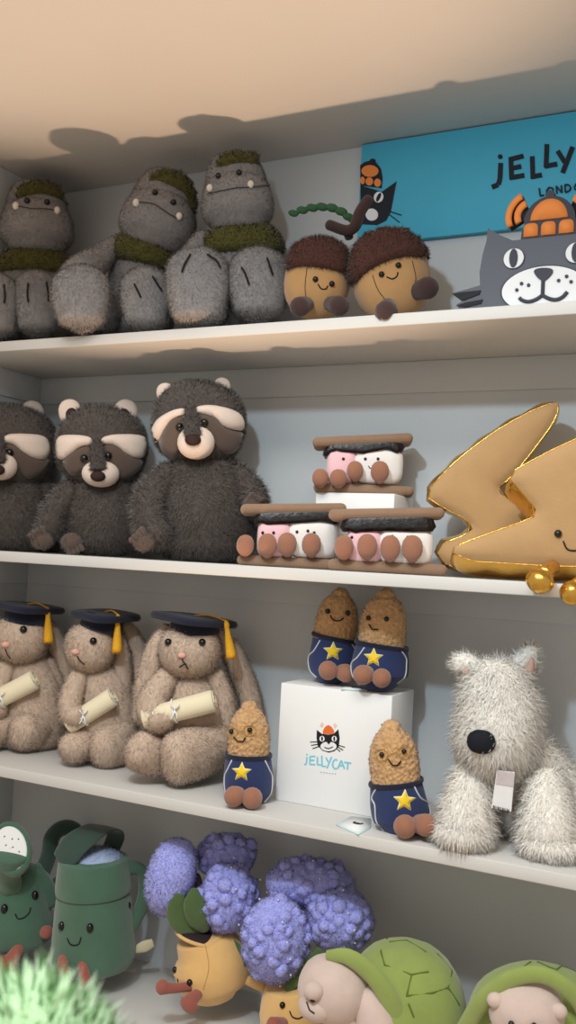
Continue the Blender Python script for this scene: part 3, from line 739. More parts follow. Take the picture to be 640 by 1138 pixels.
smore('topmost marshmallow sandwich plush, raised on the small white box', 402, -.080, BZ, (348, 494, 458, 489, 11.5), (349, 544, 459, 546, 11), ((363, 500), (447.5, 500), 394, 537),
      [(361.5, 507), (368, 502), (376, 500), (384, 504), (392, 500), (402, 505), (412, 501), (422, 498), (434, 500), (440, 504), (446, 500)],
      [(356, 531, 9, 10), (376, 531.5, 9.5, 10), (394.5, 523, 9, 10.5), (422, 524, 10, 11.5)], [(381.5, 510), (406, 510), (420, 510), (409.5, 518, 1)])
smore('lower left marshmallow sandwich plush on the shelf beside the large raccoon', 318, -.158, Z2, (268, 567, 384, 566, 12), (264, 624, 370, 624, 11.5), ((286, 578), (375, 578), 321, 619),
      [(284, 582), (292, 581), (300, 584), (309, 581), (318, 583), (328, 581), (338, 584), (350, 579), (362, 580), (374, 583)],
      [(272.5, 606, 9.5, 11.5), (297, 606, 10.5, 13), (319, 604.5, 10.5, 12.5), (346, 605, 10.5, 12.5)], [(292, 592), (304, 592), (330, 591), (342, 590), (349, 592)])
smore('lower right marshmallow sandwich plush on the shelf next to the gold bolts', 431, -.160, Z2, (366, 573, 493, 571, 12.5), (365, 630, 496, 631, 13), ((385, 588), (481, 588), 422, 627),
      [(381, 590), (390, 590), (398, 593), (407, 589), (416, 592), (426, 588), (436, 592), (446, 586), (458, 591), (480, 590)],
      [(382, 608, 10.5, 13), (408, 607, 11, 13.5), (433.5, 609, 11, 14), (458, 609, 11.5, 14)], [(391, 597), (436, 596), (453, 597), (399, 604, 1)])

# ------------------------------------------------------------------ gold lightning bolt cushions
def bolt(label, px, Y, outline, dx, dy, thick, eyes, smile, feet, turn, sm=1, inset=0):
    t = Toy('lightning_bolt_cushion', label, 'cushion', px, Y, Z2, 'gold lightning bolt cushions', turn)
    po = np.array(outline, float)
    e2 = [t.p(x, y, 0) for x, y in po]; e2 = np.array([(a[0], a[2]) for a in e2])
    e2 = smooth_poly(e2, sm) if sm else e2
    sh = np.array([dx * t.S, dy * t.S])
    st = .006
    def prof(d): return .009 * math.sqrt(max(0, 1 - (1 - min(1, d / .035)) ** 2))
    V2, Fc, be, dd = tri_poly(e2, st)
    A = np.array([(v[0], -thick / 2 - prof(q), v[1]) for v, q in zip(V2, dd)])
    B = np.array([(v[0] + sh[0], thick / 2 + prof(q), v[1] + sh[1]) for v, q in zip(V2, dd)])
    f = MB().add((A, Fc)); bv = f.bvh()
    fo = f.build('front_panel', M['goldcloth'], t.e); one((B, [q[::-1] for q in Fc]), 'back_panel', M['goldcloth'], t.e)
    rim = MB(); V = []; F2 = []; idx = {}
    loop = [b for b in be]; nxt = {a: b for a, b in loop}; cur = loop[0][0]; ring = []
    while True:
        ring.append(cur); cur = nxt[cur]
        if cur == ring[0] or len(ring) > 5000: break
    n = len(ring)
    for k, i in enumerate(ring):
        a, b = A[i], B[i]; p0, p1 = V2[ring[k - 1]], V2[ring[(k + 1) % n]]; tg = p1 - p0; nn = np.array([tg[1], -tg[0]]); nn /= np.linalg.norm(nn) + 1e-9
        for j in range(7):
            s = j / 6; bl = .005 * math.sin(math.pi * s) + .0012 * math.sin(k * .9) * math.sin(math.pi * s)
            V.append(a * (1 - s) + b * s + np.array([nn[0] * bl, 0, nn[1] * bl]))
    for k in range(n):
        for j in range(6):
            a = k * 7 + j; b = ((k + 1) % n) * 7 + j; F2.append((a, a + 1, b + 1, b))
    one((np.array(V), F2), 'foil_gusset', M['gold'], t.e)
    pi = MB(); ringp = np.array([A[i] for i in ring]); 
    pi.add(tube(np.vstack([ringp[::2], ringp[:1]]), .0011, 6, 1)); pi.build('piping', M['gold'], t.e)
    for e in eyes: one(t.bead(e[0], e[1], bv, 4.2 * t.S, .001), 'eye', M['black'], fo)
    if smile: one(t.stroke(smile, bv, .0011), 'mouth', M['thread'], fo)
    for (x, y, l, rx, rz) in feet:
        fm = MB().add(t.ell(x, y, l, rx, rz, rx, 20, 18, 2.0, .05)).add(t.loft([(x + 4, y - rz * .6, l + .01, rx * .6), (x + 14, y - rz * 1.2, l + .045, rx * .55)], 12, 3, .5)); fm.build('foot', M['gold'], t.e)
bolt('gold lightning bolt cushion lying behind, pointed arm raised up', 560, -.085, [(472, 552), (500, 520), (540, 488), (580, 464), (612, 450), (621, 453), (614, 472), (592, 502), (566, 534), (549, 545), (575, 565), (610, 585), (600, 628), (545, 628), (500, 634), (482, 608), (527, 592), (520, 579), (495, 567)],
     -2, 2, .050, [], None, [], 2)
bolt('gold lightning bolt cushion in front, with smiling face and foil feet', 600, -.165, [(497, 611), (530, 598), (570, 584), (598, 573), (578, 549), (561, 530), (600, 508), (640, 489), (690, 470), (730, 492), (745, 560), (720, 632), (660, 630), (600, 629), (560, 626), (520, 624)],
     2, -17, .056, [(620, 593), (664, 585)], [(626, 602), (630, 610), (637, 612), (645, 611)], [(600, 646, -.086, 15, 13), (636, 659, -.086, 13, 13)], 6)

# ------------------------------------------------------------------ graduate rabbits (third shelf)
BF = furmat('beige_plush', (212, 192, 176), .07, 40); BB = mat('beige_plush_base', (200, 178, 160), .95, noise=.05); NAVY = mat('navy_felt', (20, 25, 48), .9, sheen=.15)
YEL = mat('yellow_thread', (226, 168, 44), .7, noise=.15, nscale=300); SCR = mat('cream_fleece', (232, 222, 192), .9, sheen=.3, bump=.15, bscale=300); PKN = mat('pink_nose', (226, 172, 160), .8)
def rabbit(label, px, Y, cap, skull, tas, head, eyes, nose, mouth, ears, torso, legs, arms, scroll, rib, end=None):
    t = Toy('rabbit_plush', label, 'plush toy', px, Y, Z3, 'graduate rabbit plush toys'); S = t.S
    D = dict(dens=260000, length=.0058, width=.001)
    def furry(vf, nm, par, keep=None, mb=None):
        m = MB()
        for v in vf: m.add(v)
        return m.fur(320000, .0060, .0009, comb=(0, -.05, -.55), rnd=.4, var=.12, keep=keep).build(nm, [BB, BF], par)
    furry([t.loft([(x, y, l, a, b) for x, y, l, a, b in torso], 22, 5, .5, .02)], 'torso', t.e)
    hx, hy, rx, rz, hl = head
    hv = t.ell(hx, hy, hl, rx, rz, rx * .92, 0, 26, 2.15, .02); bv = MB().add(hv).bvh()
    hd = furry([hv], 'head', t.e)
    for e in eyes: one(t.bead(e[0], e[1], bv, 4.0 * S, .0025), 'eye', M['black'], hd)
    one(t.bead(nose[0], nose[1], bv, 4.0 * S, .002, 12, (1.15, .7, .8)), 'nose', PKN, hd)
    for q in mouth: one(t.stroke(q, bv, .0011, .0035), 'mouth', M['thread'], hd)
    for e in ears: furry([t.loft(e, 16, 5, .8, .02)], 'ear', hd)
    for g in legs:
        furry([t.loft(g, 18, 5, .8, .025)], 'leg', t.e)
    for a in arms: furry([t.loft(a, 16, 5, .8, .02)], 'arm', t.e)
    # mortarboard
    cx, cy, w, slope, dep = cap; c = t.p(cx, cy, hl); sk = t.p(skull[0], skull[1], hl)
    up = MB().add(t.loft([(skull[0], skull[1] + 8, hl, skull[2]), (skull[0] * .6 + cx * .4, skull[1] + 1, hl, skull[2] * .98), (cx, cy + 1, hl, skull[2] * .9)], 22, 3, .1))
    co = up.build('cap', NAVY, t.e)
    N = 44; V = []; Fc = []
    pr = rotm(math.radians(cap[5] if len(cap) > 5 else 4), math.radians(slope), math.radians(42))
    ring = [(.98 * math.copysign(abs(math.cos(a)) ** .5, math.cos(a)), .98 * math.copysign(abs(math.sin(a)) ** .5, math.sin(a))) for a in np.linspace(0, 2 * math.pi, N, endpoint=False)]
    hw = w * S * .95; th = .0052
    for s, z in ((.02, th), (.6, th), (.96, th * .95), (1.0, 0), (.96, -th * .95), (.6, -th), (.02, -th)):
        for a, b in ring: V.append((a * s * hw, b * s * hw * .92, z - (.10 * (a * a + b * b) * s * s * hw * .25)))
    for j in range(6):
        for k in range(N):
            a = j * N + k; b = j * N + (k + 1) % N; Fc.append((a, b, b + N, a + N))
    Fc += [tuple(range(N))[::-1], tuple(6 * N + k for k in range(N))]
    one((np.array(V) @ pr.T + c + np.array([0, 0, .001]), Fc), 'mortarboard', NAVY, co)
    (ax, ay), (bx, by) = tas
    ly = hl - .030
    ts = MB().add(tube([t.p(cx, cy - 4, hl), t.p((cx + ax) / 2, (cy + ay) / 2 - 5, hl - .015), t.p(ax, ay, ly)], .0014, 8, 4))
    L = by - ay
    ts.add(t.loft([(ax, ay, ly, 1.8), (ax + (bx - ax) * .14, ay + L * .12, ly - .002, 3.2), (ax + (bx - ax) * .24, ay + L * .24, ly - .002, 2.6), (ax + (bx - ax) * .6, ay + L * .6, ly - .003, 4.4), (bx, by - 1, ly - .003, 5.8)], 14, 4, .4, capb=.1))
    for k in range(9):
        o = (k - 4) * 1.25; ts.add(tube([t.p(ax + (bx - ax) * .25 + o * .35, ay + L * .25, ly - .0045), t.p(bx + o, by + 1.2 * (k % 2), ly - .006 + abs(k - 4) * .0006)], .0012, 5, 2))
    ts.build('tassel', YEL, co)
    # scroll of cream cloth with its ribbon
    (sx0, sy0, sl0), (sx1, sy1, sl1), sr = scroll
    P0, P1 = t.p(sx0, sy0, sl0), t.p(sx1, sy1, sl1); ax_ = (P1 - P0) / np.linalg.norm(P1 - P0)
    sc = MB().add(loft([P0, P0 * .5 + P1 * .5, P1], [sr * S * .93, sr * S * .96, sr * S], None, 22, 4, .12, (.02, 1, .03)))
    so = sc.build('scroll', SCR, t.e)
    e1 = np.cross(ax_, [0, 0, 1]); e1 /= np.linalg.norm(e1); e2 = np.cross(e1, ax_)
    sp = [P1 + ax_ * (sr * S * .13 + .0006) + (e1 * math.cos(a) + e2 * math.sin(a)) * sr * S * (.92 - a / 16) for a in np.linspace(0, 13, 60)]
    one(tube(sp, .0008, 5, 1), 'rolled_edge', SCR, so)
    rp = np.array([sx0 + (sx1 - sx0) * rib, sy0 + (sy1 - sy0) * rib]); rc = P0 + (P1 - P0) * rib
    rb = MB(); A = np.linspace(0, 2 * math.pi, 25); rr = sr * S * 1.04
    rb.add(tube([rc + (e1 * math.cos(a) + e2 * math.sin(a)) * rr for a in A], .0016, 6, 1))
    f = rc + np.array([0, -1, 0]) * (rr + .001) + np.array([0, 0, .25 * rr])
    for q in ((-.006, 0, .009), (.007, -.001, .008)): rb.add(tube([f, f + np.array(q) * .6 + np.array([0, -.004, .001]), f + np.array(q), f + np.array(q) * .5, f], .0011, 6, 3))
    for q in ((-.004, -.002, -.013), (.005, -.002, -.012)): rb.add(tube([f, f + np.array(q) * .5 + np.array([.001, -.002, 0]), f + np.array(q)], .0012, 6, 3))
    rb.build('ribbon', M['white'], so)
rabbit('beige rabbit plush in navy graduation cap right of its two fellows, facing front with scroll', 208, -.098, (216, 688, 46, 3, 0), (216, 696, 28), ((251, 690), (257, 731)), (211, 722, 35, 31, -.018),
       [(188, 714), (224, 714)], (202.5, 728), [[(203, 732), (206, 737), (209, 742)], [(206, 737), (200, 740)]],
       [[(186, 700, -.005, 8), (173, 722, -.012, 11), (163, 760, -.012, 12), (157, 796, -.016, 10)], [(240, 704, -.0, 9), (258, 726, .012, 12), (274, 765, .02, 13), (285, 812, .02, 12)]],
       [(212, 838, 0, 42, 36), (212, 808, 0, 42, 36), (212, 780, 0, 36, 31), (210, 758, 0, 27, 25)],
       [[(196, 830, -.02, 20), (172, 838, -.045, 22, 20), (155, 834, -.065, 21, 17)], [(236, 826, -.02, 26), (214, 836, -.050, 29, 24), (196, 842, -.075, 27, 20)]],
       [[(186, 752, -.02, 13), (170, 778, -.04, 17), (172, 797, -.058, 16), (184, 797, -.066, 13)], [(238, 752, -.01, 12), (248, 780, -.01, 13), (250, 815, -.01, 13)]],
       ((160, 799, -.062), (237, 779, -.074), 12), .44)
rabbit('middle beige rabbit plush in navy graduation cap, head turned left, scroll raised', 116, -.080, (117, 684, 37, -2, 0), (112, 692, 24), ((131, 683), (130, 725)), (101, 719, 28, 28, -.022),
       [(103.6, 712.6)], (85, 724), [[(87, 729), (90, 734), (94, 737)]],
       [[(122, 700, -.005, 9), (132, 722, -.004, 12), (135, 762, -.006, 12), (134, 800, -.006, 10)], [(138, 696, .01, 9), (152, 722, .014, 12), (156, 762, .014, 12), (152, 806, .010, 12)]],
       [(116, 828, 0, 38, 34), (116, 800, 0, 38, 34), (114, 772, 0, 32, 29), (108, 748, 0, 24, 23)],
       [[(100, 818, -.02, 17), (86, 828, -.045, 17), (80, 832, -.055, 16, 15)], [(132, 815, -.02, 22), (122, 828, -.045, 24, 21), (116, 832, -.058, 22, 18)]],
       [[(90, 746, -.02, 10), (80, 772, -.035, 12), (78, 792, -.052, 12), (86, 796, -.060, 11)], [(134, 752, 0, 11), (142, 780, 0, 12), (140, 812, -.005, 11)]],
       ((76, 806, -.050), (125, 775, -.066), 10.5), .33)
rabbit('leftmost beige rabbit plush in navy graduation cap, partly out of frame', 32, -.075, (31, 675, 38, 1, 0), (28, 684, 25), ((53, 676), (54, 714)), (24, 709, 30, 28, -.022),
       [(26, 700)], (7, 716), [[(7, 721), (9, 726), (12, 730)]],
       [[(50, 692, .0, 9), (62, 714, .008, 11), (72, 742, .01, 11), (77, 775, .01, 9)], [(2, 694, .0, 8), (-8, 720, 0, 11), (-12, 760, 0, 10)]],
       [(36, 818, 0, 38, 34), (36, 790, 0, 38, 34), (34, 762, 0, 32, 29), (30, 738, 0, 24, 23)],
       [[(46, 806, -.02, 18), (34, 812, -.045, 20, 19), (26, 813, -.062, 19, 17)], [(8, 806, -.02, 18), (-10, 812, -.04, 18), (-18, 814, -.05, 17)]],
       [[(52, 738, 0, 11), (62, 768, 0, 12), (60, 806, -.005, 12)], [(8, 740, -.02, 10), (-2, 768, -.03, 12), (-4, 790, -.045, 12)]],
       ((-12, 782, -.05), (38, 756, -.064), 11), .25)

# ------------------------------------------------------------------ white box with printed emblem
bxA = on_z(307, 888, Z3); bxB = on_z(428, 912, Z3); bxB[1] = bxA[1] = (bxA[1] + bxB[1]) / 2 - .0
bd = 0.098; bh = on_y(307, 758, bxA[1])[2] - Z3; bw = bxB[0] - bxA[0]
bx = bpy.data.objects.new('gift_box', None); C.objects.link(bx); bx.location = ((bxA[0] + bxB[0]) / 2, bxA[1] + bd / 2, Z3)
tag(bx, 'white cardboard gift box with printed cat head emblem carrying two peanut toys', 'box')
BO = np.array(bx.location)
one(rbox((0, 0, bh / 2), (bw, bd, bh), .0012), 'carton', M['white'], bx)
BY = bxA[1]; PBLU = mat('print_blue', (122, 200, 222), .6); PGR = mat('print_grey', (176, 196, 206), .6); PBK = mat('print_black', (28, 28, 34), .6); POR = mat('print_orange', (228, 112, 52), .6); PPK = mat('print_pink', (226, 190, 180), .6)
def pr(poly, k=1): return fixn(slab(np.asarray(poly, float), 8, lambda x, y, q: on_y(x, y, BY - .0004 * k) - BO, lambda x, y, q: on_y(x, y, BY + .0006) - BO))
def z6(p): return [(310 + a / 3.765, 770 + b / 3.765) for a, b in p]
em = MB()
hd_ = z6([(158, 155), (180, 172), (205, 175), (228, 172), (248, 152), (254, 190), (250, 225), (232, 244), (208, 250), (182, 242), (162, 222), (157, 190)])
em.add(pr(hd_, 1), 0, True)
for a, b in (((165, 205), (130, 206)), ((165, 215), (134, 220)), ((168, 224), (140, 234)), ((245, 218), (276, 228)), ((245, 226), (268, 240)), ((240, 232), (256, 246))): em.add(pr(z6(seg(a, b, 4)), 1), 0, True)
em.add(pr(z6(ellpoly(207, 224, 34, 20, 20)), 2), 1, True)
for cx in (180, 231): em.add(pr(z6(ellpoly(cx, 192, 11, 12, 14)), 2), 1, True); em.add(pr(z6(ellpoly(cx, 192, 4, 10, 10)), 3), 0, True)
em.add(pr(z6([(198, 204), (218, 204), (208, 216)]), 3), 0, True)
em.add(pr(z6(seg((190, 228), (206, 234), 4)), 3), 0, True); em.add(pr(z6(seg((206, 234), (226, 226), 4)), 3), 0, True)
em.add(pr(z6([(183, 172), (184, 158), (192, 142), (206, 134), (220, 142), (230, 158), (230, 172)]), 2), 2, True)
for a, b in (((178, 145), (186, 130)), ((172, 140), (182, 124)), ((228, 132), (236, 148)), ((234, 128), (242, 142))): em.add(pr(z6(seg(a, b, 5)), 1), 3, True)
em.build('emblem', [PBK, PAINTW, POR, PPK], bx)
tx = MB()
def bl(strokes, w=6.5):
    for st in strokes:
        for i in range(len(st) - 1): tx.add(pr(z6(seg(st[i], st[i + 1], w)), 1 + .02 * len(tx.V)), 0, True)
tx.add(pr(z6(ellpoly(117, 258, 4, 4, 10)), 1), 0, True)
bl([[(117, 268), (115, 294), (106, 302)]]); bl([[(130, 264), (129, 300)], [(130, 266), (152, 266)], [(130, 282), (148, 282)], [(129, 299), (152, 300)]])
bl([[(161, 268), (160, 300), (176, 302)]]); bl([[(179, 262), (180, 308)], [(179, 306), (196, 308)]]); bl([[(196, 270), (206, 290)], [(220, 268), (200, 316)]])
bl([[(244, 282), (234, 278), (225, 290), (224, 306), (232, 318), (244, 316)]]); bl([[(246, 316), (260, 282), (274, 318)], [(252, 304), (270, 306)]]); bl([[(272, 290), (302, 294)], [(288, 292), (286, 322)]])
tx.build('lettering', PBLU, bx)
bl_ = MB()
for k in range(6): bl_.add(pr(z6(seg((172 + k * 12, 332 + k * 1.4), (179 + k * 12, 333 + k * 1.4), 5)), 1), 0, True)
bl_.build('small_print', PGR, bx)
sd = MB(); xr = bxB[0] - BO[0] + .0004
def sp_(pts): return [(xr, a, b) for a, b in pts]
def side_plate(pts, k):
    V2 = np.array(pts); n = len(V2); A = [(xr + .0004 * k, a, b) for a, b in V2]; B = [(xr - .0004, a, b) for a, b in V2]
    return np.array(A + B), [tuple(range(n)), tuple(range(2 * n - 1, n - 1, -1))] + [(i, i + n, (i + 1) % n + n, (i + 1) % n) for i in range(n)]
sd.add(side_plate([(.000 + .011 * math.cos(a), .092 + .011 * math.sin(a)) for a in np.linspace(0, 2 * math.pi, 14, endpoint=False)], 1), 0, True)
sd.add(side_plate([(.000 + .007 * math.cos(a), .107 + .008 * math.sin(a)) for a in np.linspace(0, math.pi, 10)], 2), 1, True)
sd.build('side_emblem', [PBK, POR], bx)
ZBX = Z3 + bh

# ------------------------------------------------------------------ peanut toys in navy shorts
PNB = mat('peanut_boucle', (206, 164, 116), .95, noise=.12, nscale=90, vor=.9, vscale=170, sheen=.3, bdist=.004); PNF = furmat('peanut_tufts', (206, 164, 116), .14, 90)
SHO = mat('navy_jersey', (38, 52, 96), .85, noise=.05, nscale=60, sheen=.15); PIP = mat('white_piping', (206, 212, 222), .8); STY = mat('yellow_felt', (240, 206, 50), .8); STW = mat('star_edge', (244, 236, 190), .8)
GLS = mat('gold_wire', (196, 160, 80), .4, metal=.6)
def peanut(label, px, Y, z, top, waist, bottom, hw, sw, star, feet, eyes, smile, glasses, lean, grp):
    t = Toy('peanut_plush', label, 'plush toy', px, Y, z, grp); S = t.S
    (tx_, ty), (wx, wy), (bx_, by) = top, waist, bottom
    m = MB().add(t.loft([(wx + (bx_ - wx) * .3, wy + (by - wy) * .3, 0, sw * .93, sw * .70), (wx, wy, 0, hw * .98, hw * .76), (wx + (tx_ - wx) * .35, wy + (ty - wy) * .35, 0, hw * .98, hw * .78), (wx + (tx_ - wx) * .62, wy + (ty - wy) * .62, 0, hw * .87, hw * .72), (wx + (tx_ - wx) * .84, wy + (ty - wy) * .82, 0, hw * .62, hw * .56), (wx + (tx_ - wx) * .91, wy + (ty - wy) * .91, 0, hw * .40, hw * .38)], 26, 6, .9))
    V, Fc = m.V[0], m.F; c = V.mean(0); q = V * 260
    V = V + (V - c) / (np.linalg.norm(V - c, axis=1)[:, None]) * (0.0018 * wobble(q * .9) + .0012 * wobble(q[:, [1, 2, 0]] * 1.7))[:, None]
    m.V[0] = V; bv = m.bvh()
    b = m.fur(280000, .0028, .0014, comb=(0, 0, 0), up=.6, rnd=.9, var=.1).build('body', [PNB, PNF], t.e)
    s = MB().add(t.loft([(bx_, by - 5, 0, sw * .70, sw * .62), (bx_, by - (by - wy) * .30, 0, sw * 1.0, sw * .80), (wx + (bx_ - wx) * .45, wy + (by - wy) * .45, 0, sw * 1.03, sw * .83), (wx, wy + 2, 0, sw * .93, sw * .77)], 26, 6, .5, capb=.05)); sb = s.bvh()
    so = s.build('shorts', SHO, t.e)
    wt, wp = t.p(wx, wy + 1, 0), []
    for a in np.linspace(0, 2 * math.pi, 37): wp.append(wt + np.array([math.cos(a) * sw * .945 * S, math.sin(a) * sw * .785 * S, -math.cos(a) * lean * sw * S]))
    one(loft(wp, [.0018] * 37, [.0034] * 37, 8, 1, 0, (0.01, .02, 1)), 'waistband', NAVY, so)
    for sx in (-1, 1):
        one(t.stroke([(wx + sx * sw * .62, wy + 4), (wx + sx * sw * .86, wy + (by - wy) * .30), (bx_ + sx * sw * .98, wy + (by - wy) * .45), (bx_ + sx * sw * .93, wy + (by - wy) * .74), (bx_ + sx * sw * .66, by - 5)], sb, .0011, .0004), 'piping', PIP, so)
    cx, cy, r = star
    sp = [(cx + (r if k % 2 == 0 else r * .46) * math.sin(math.pi * k / 5 + .05), cy - (r if k % 2 == 0 else r * .46) * math.cos(math.pi * k / 5 + .05)) for k in range(10)]
    bs = [(cx + (x - cx) * 1.22, cy + (y - cy) * 1.22) for x, y in sp]
    st = one(t.decal(bs, sb, .0006, .0006, 2.5, 2), 'star_border', STW, so); one(t.decal(sp, sb, .0014, .0012, 2.2, 3), 'star', STY, so)
    for x, y, r in feet: one(t.loft([(x + (bx_ - x) * .5, y - 2, -.012, r * .75), (x, y, -.046, r)], 16, 4, 1), 'foot', FOOT, t.e)
    for e in eyes: one(t.bead(e[0], e[1], bv, 2.9 * S, .0016), 'eye', M['black'], b)
    one(t.stroke(smile, bv, .0010, .0022), 'mouth', M['thread'], b)
    if glasses:
        g = MB()
        for e in eyes: g.add(t.stroke(list(ellpoly(e[0], e[1], glasses, glasses * .9, 16)) + [(e[0] + glasses, e[1])], bv, .0006, .0030, True, 6))
        e0, e1 = eyes; g.add(t.stroke([(e0[0] + glasses, e0[1]), (e1[0] - glasses, e1[1])], bv, .0006, .0032))
        g.build('glasses', GLS, b)
gb = 'peanut plush toys in navy shorts'
YB = BY + .058
peanut('left peanut plush in navy star shorts seated on top of the white gift box', 370, YB, ZBX, (379, 657), (372, 708), (369, 757), 24, 26.5, (370, 724, 9.5), [(364.5, 745, 10.5), (384, 748, 10)], [(364.5, 679.5), (386, 681)], [(367, 684), (371, 689.5), (377, 690), (381, 687)], 0, .14, gb)
peanut('right peanut plush in navy star shorts seated on top of the white gift box', 421, YB - .026, ZBX, (429, 658), (424, 716), (421, 764), 26.5, 31, (415, 731, 9.5), [(403, 750, 10.8), (424, 753.5, 10.5)], [(410, 686.5), (429.5, 688)], [(411, 694), (414, 699), (420, 699.5)], 0, .09, gb)
peanut('bespectacled peanut plush standing between the front-facing rabbit and the white box', 275, -.165, Z3, (277, 782), (276, 838), (276, 896), 23.5, 27, (268.5, 858, 9.5), [(260, 885, 11), (280, 887, 11.5)], [(258, 812.6), (277.5, 811.5)], [(261, 819), (265, 823.5), (270, 823), (273, 820)], 6.5, -.02, gb)
peanut('bespectacled peanut plush standing between the white box and white dog', 447, -.170, Z3, (434, 804), (440, 868), (447, 928), 28, 31, (449.5, 890, 11), [(450, 918.5, 12.5), (473.5, 917, 12)], [(424.5, 838.5), (448.5, 835)], [(432, 845), (437, 850), (442, 849.5), (445, 846)], 7, -.16, gb)

# ------------------------------------------------------------------ product cards
def card(name, label, pts, z, cat='tag'):
    P = [on_z(x, y, z) for x, y in pts]; c = sum(P) / len(P); o = bpy.data.objects.new(name, None); C.objects.link(o); o.location = c
    tag(o, label, cat); n = len(P)
    A = [p - c + np.array([0, 0, .0012]) for p in P]; B = [p - c for p in P]
    one((np.array(B + A), [tuple(range(n - 1, -1, -1)), tuple(range(n, 2 * n))] + [(i, (i + 1) % n, (i + 1) % n + n, i + n) for i in range(n)]), 'card', mat(name + '_paper', (206, 232, 234), .5), o)
    k = .82; A2 = [(p - c) * k + np.array([0, 0, .0016]) for p in P]; B2 = [(p - c) * k + np.array([0, 0, .0008]) for p in P]
    one((np.array(B2 + A2), [tuple(range(n - 1, -1, -1)), tuple(range(n, 2 * n))] + [(i, (i + 1) % n, (i + 1) % n + n, i + n) for i in range(n)]), 'face', M['white'], o)
    mk = MB(); w = np.linalg.norm(P[0] - P[1]) * .14
    mk.add(ell((0, 0, .0016), (w, w * .7, .0007), 12)).build('emblem', PBK, o)
    for dx in (-1, 1): mk2 = MB().add(ell((dx * w * .8, w * .5, .0016), (w * .35, w * .45, .0007), 8)).build('emblem_ear', PBK, o)
card('product_card', 'small five-sided white card lying on the shelf before the gift box', [(373, 917), (398, 928), (412, 920), (412, 910), (390, 908)], Z3 + .0005)
card('product_card', 'small pale card lying flat on top of the white gift box', [(379, 766.5), (408, 768.5), (407, 764.5), (382, 762.5)], ZBX + .0005)

# ------------------------------------------------------------------ shaggy white dog
WF = mat('white_shag', (254, 251, 246), .9, sheen=.3, tint=True); WB = mat('white_shag_base', (250, 246, 238), .95)
t = Toy('dog_plush', 'shaggy white terrier plush with a dark nose sitting on the third shelf', 'plush toy', 570, -.108, Z3)
def shag(vf, nm, par, L=.019, dens=110000, comb=(0, -.05, -.85), keep=None, rnd=.42):
    m = MB()
    for v in vf: m.add(v)
    return m.fur(dens * 1.6, L, .0009, comb=comb, rnd=rnd, seg=2, keep=keep, var=.05).fur(dens * 1.4, L * .5, .0011, comb=comb, rnd=.5, keep=keep, var=.05).build(nm, [WB, WF], par)
shag([t.loft([(598, 915, .02, 50, 40), (600, 885, .02, 50, 40), (588, 858, .01, 40, 34), (572, 835, 0, 32, 28)], 22, 5, .5, .02)], 'torso', t.e)
shag([t.ell(636, 900, .02, 38, 36, 40)], 'haunch', t.e)
hv = t.loft([(556, 748, -.010, 30, 28), (554, 770, -.014, 40, 34), (554, 800, -.022, 43, 40), (550, 826, -.032, 42, 42), (547, 842, -.032, 34, 36)], 24, 5, .55, .02)
hd = shag([hv], 'head', t.e, .019, 130000, (0, -.1, -.75)); bv = MB().add(hv).bvh()
nz = t.hit(535, 823, bv)[0]
one(ell(nz + np.array([0, -.010, 0]), (15 * t.S, 9 * t.S, 12.5 * t.S), 20, 2.3), 'nose', mat('black_nose_velour', (22, 24, 34), .8), hd)
PKE = mat('pink_ear_lining', (206, 172, 160), .9)
for pts, lin_, tip in (([(530, 750, -.012, 15, 8), (517, 738, -.016, 13, 7), (506, 738, -.020, 8, 6)], [(515, 741), (524, 745), (520, 750), (512, 748)], 0), ([(574, 752, -.008, 16, 8), (584, 736, -.008, 13, 7), (592, 720, -.008, 6, 4)], [(576, 754), (582, 742), (592, 727), (594, 742), (590, 752)], 1)):
    ev = t.loft(pts, 14, 4, .6); eb = MB().add(ev).bvh(); msk = t.mask([np.array(lin_)])
    eo = shag([ev], 'ear', hd, .012, 150000, (0, -.02, .3) if tip else (-.3, -.02, -.1), msk)
    one(t.decal(lin_, eb, .002, .002, 3, 4, 1), 'ear_lining', PKE, eo)
shag([t.loft([(528, 862, -.035, 22), (520, 895, -.055, 26), (517, 920, -.068, 30, 28)], 18, 5, .7, .03), t.ell(514, 926, -.075, 30, 15, 26)], 'leg', t.e, .017, 120000)
shag([t.loft([(604, 872, -.025, 24), (608, 905, -.050, 28), (608, 932, -.068, 30, 28)], 18, 5, .7, .03), t.ell(612, 939, -.074, 33, 14, 26)], 'leg', t.e, .017, 120000)
RBN = mat('satin_ribbon', (206, 196, 202), .5)
hg = MB().add(slab([(552, 856), (572, 858), (568, 902), (546, 898)], 10, lambda x, y, q: t.p(x, y, -.078 - (902 - y) * .0002), lambda x, y, q: t.p(x, y, -.0765 - (902 - y) * .0002)), 0, True)
hgo = hg.build('hang_tag', M['white'], t.e)
tp = MB().add(slab([(553, 857), (571, 859), (570, 874), (551, 871)], 10, lambda x, y, q: t.p(x, y, -.0792 - (902 - y) * .0002), lambda x, y, q: t.p(x, y, -.0775 - (902 - y) * .0002)), 0, True); tp.build('tag_band', RBN, hgo)
bc = MB()
for k in range(11): bc.add(slab([(548 + k * 1.7, 895.2 + k * .42), (549 + k * 1.7 - (k % 3) * .25, 895.4 + k * .42), (548.6 + k * 1.7 - (k % 3) * .25, 899.2 + k * .42), (547.6 + k * 1.7, 899 + k * .42)], 10, lambda x, y, q: t.p(x, y, -.0789 - (902 - y) * .0002), lambda x, y, q: t.p(x, y, -.078 - (902 - y) * .0002)), 0, True)
bc.build('barcode', PBK, hgo)

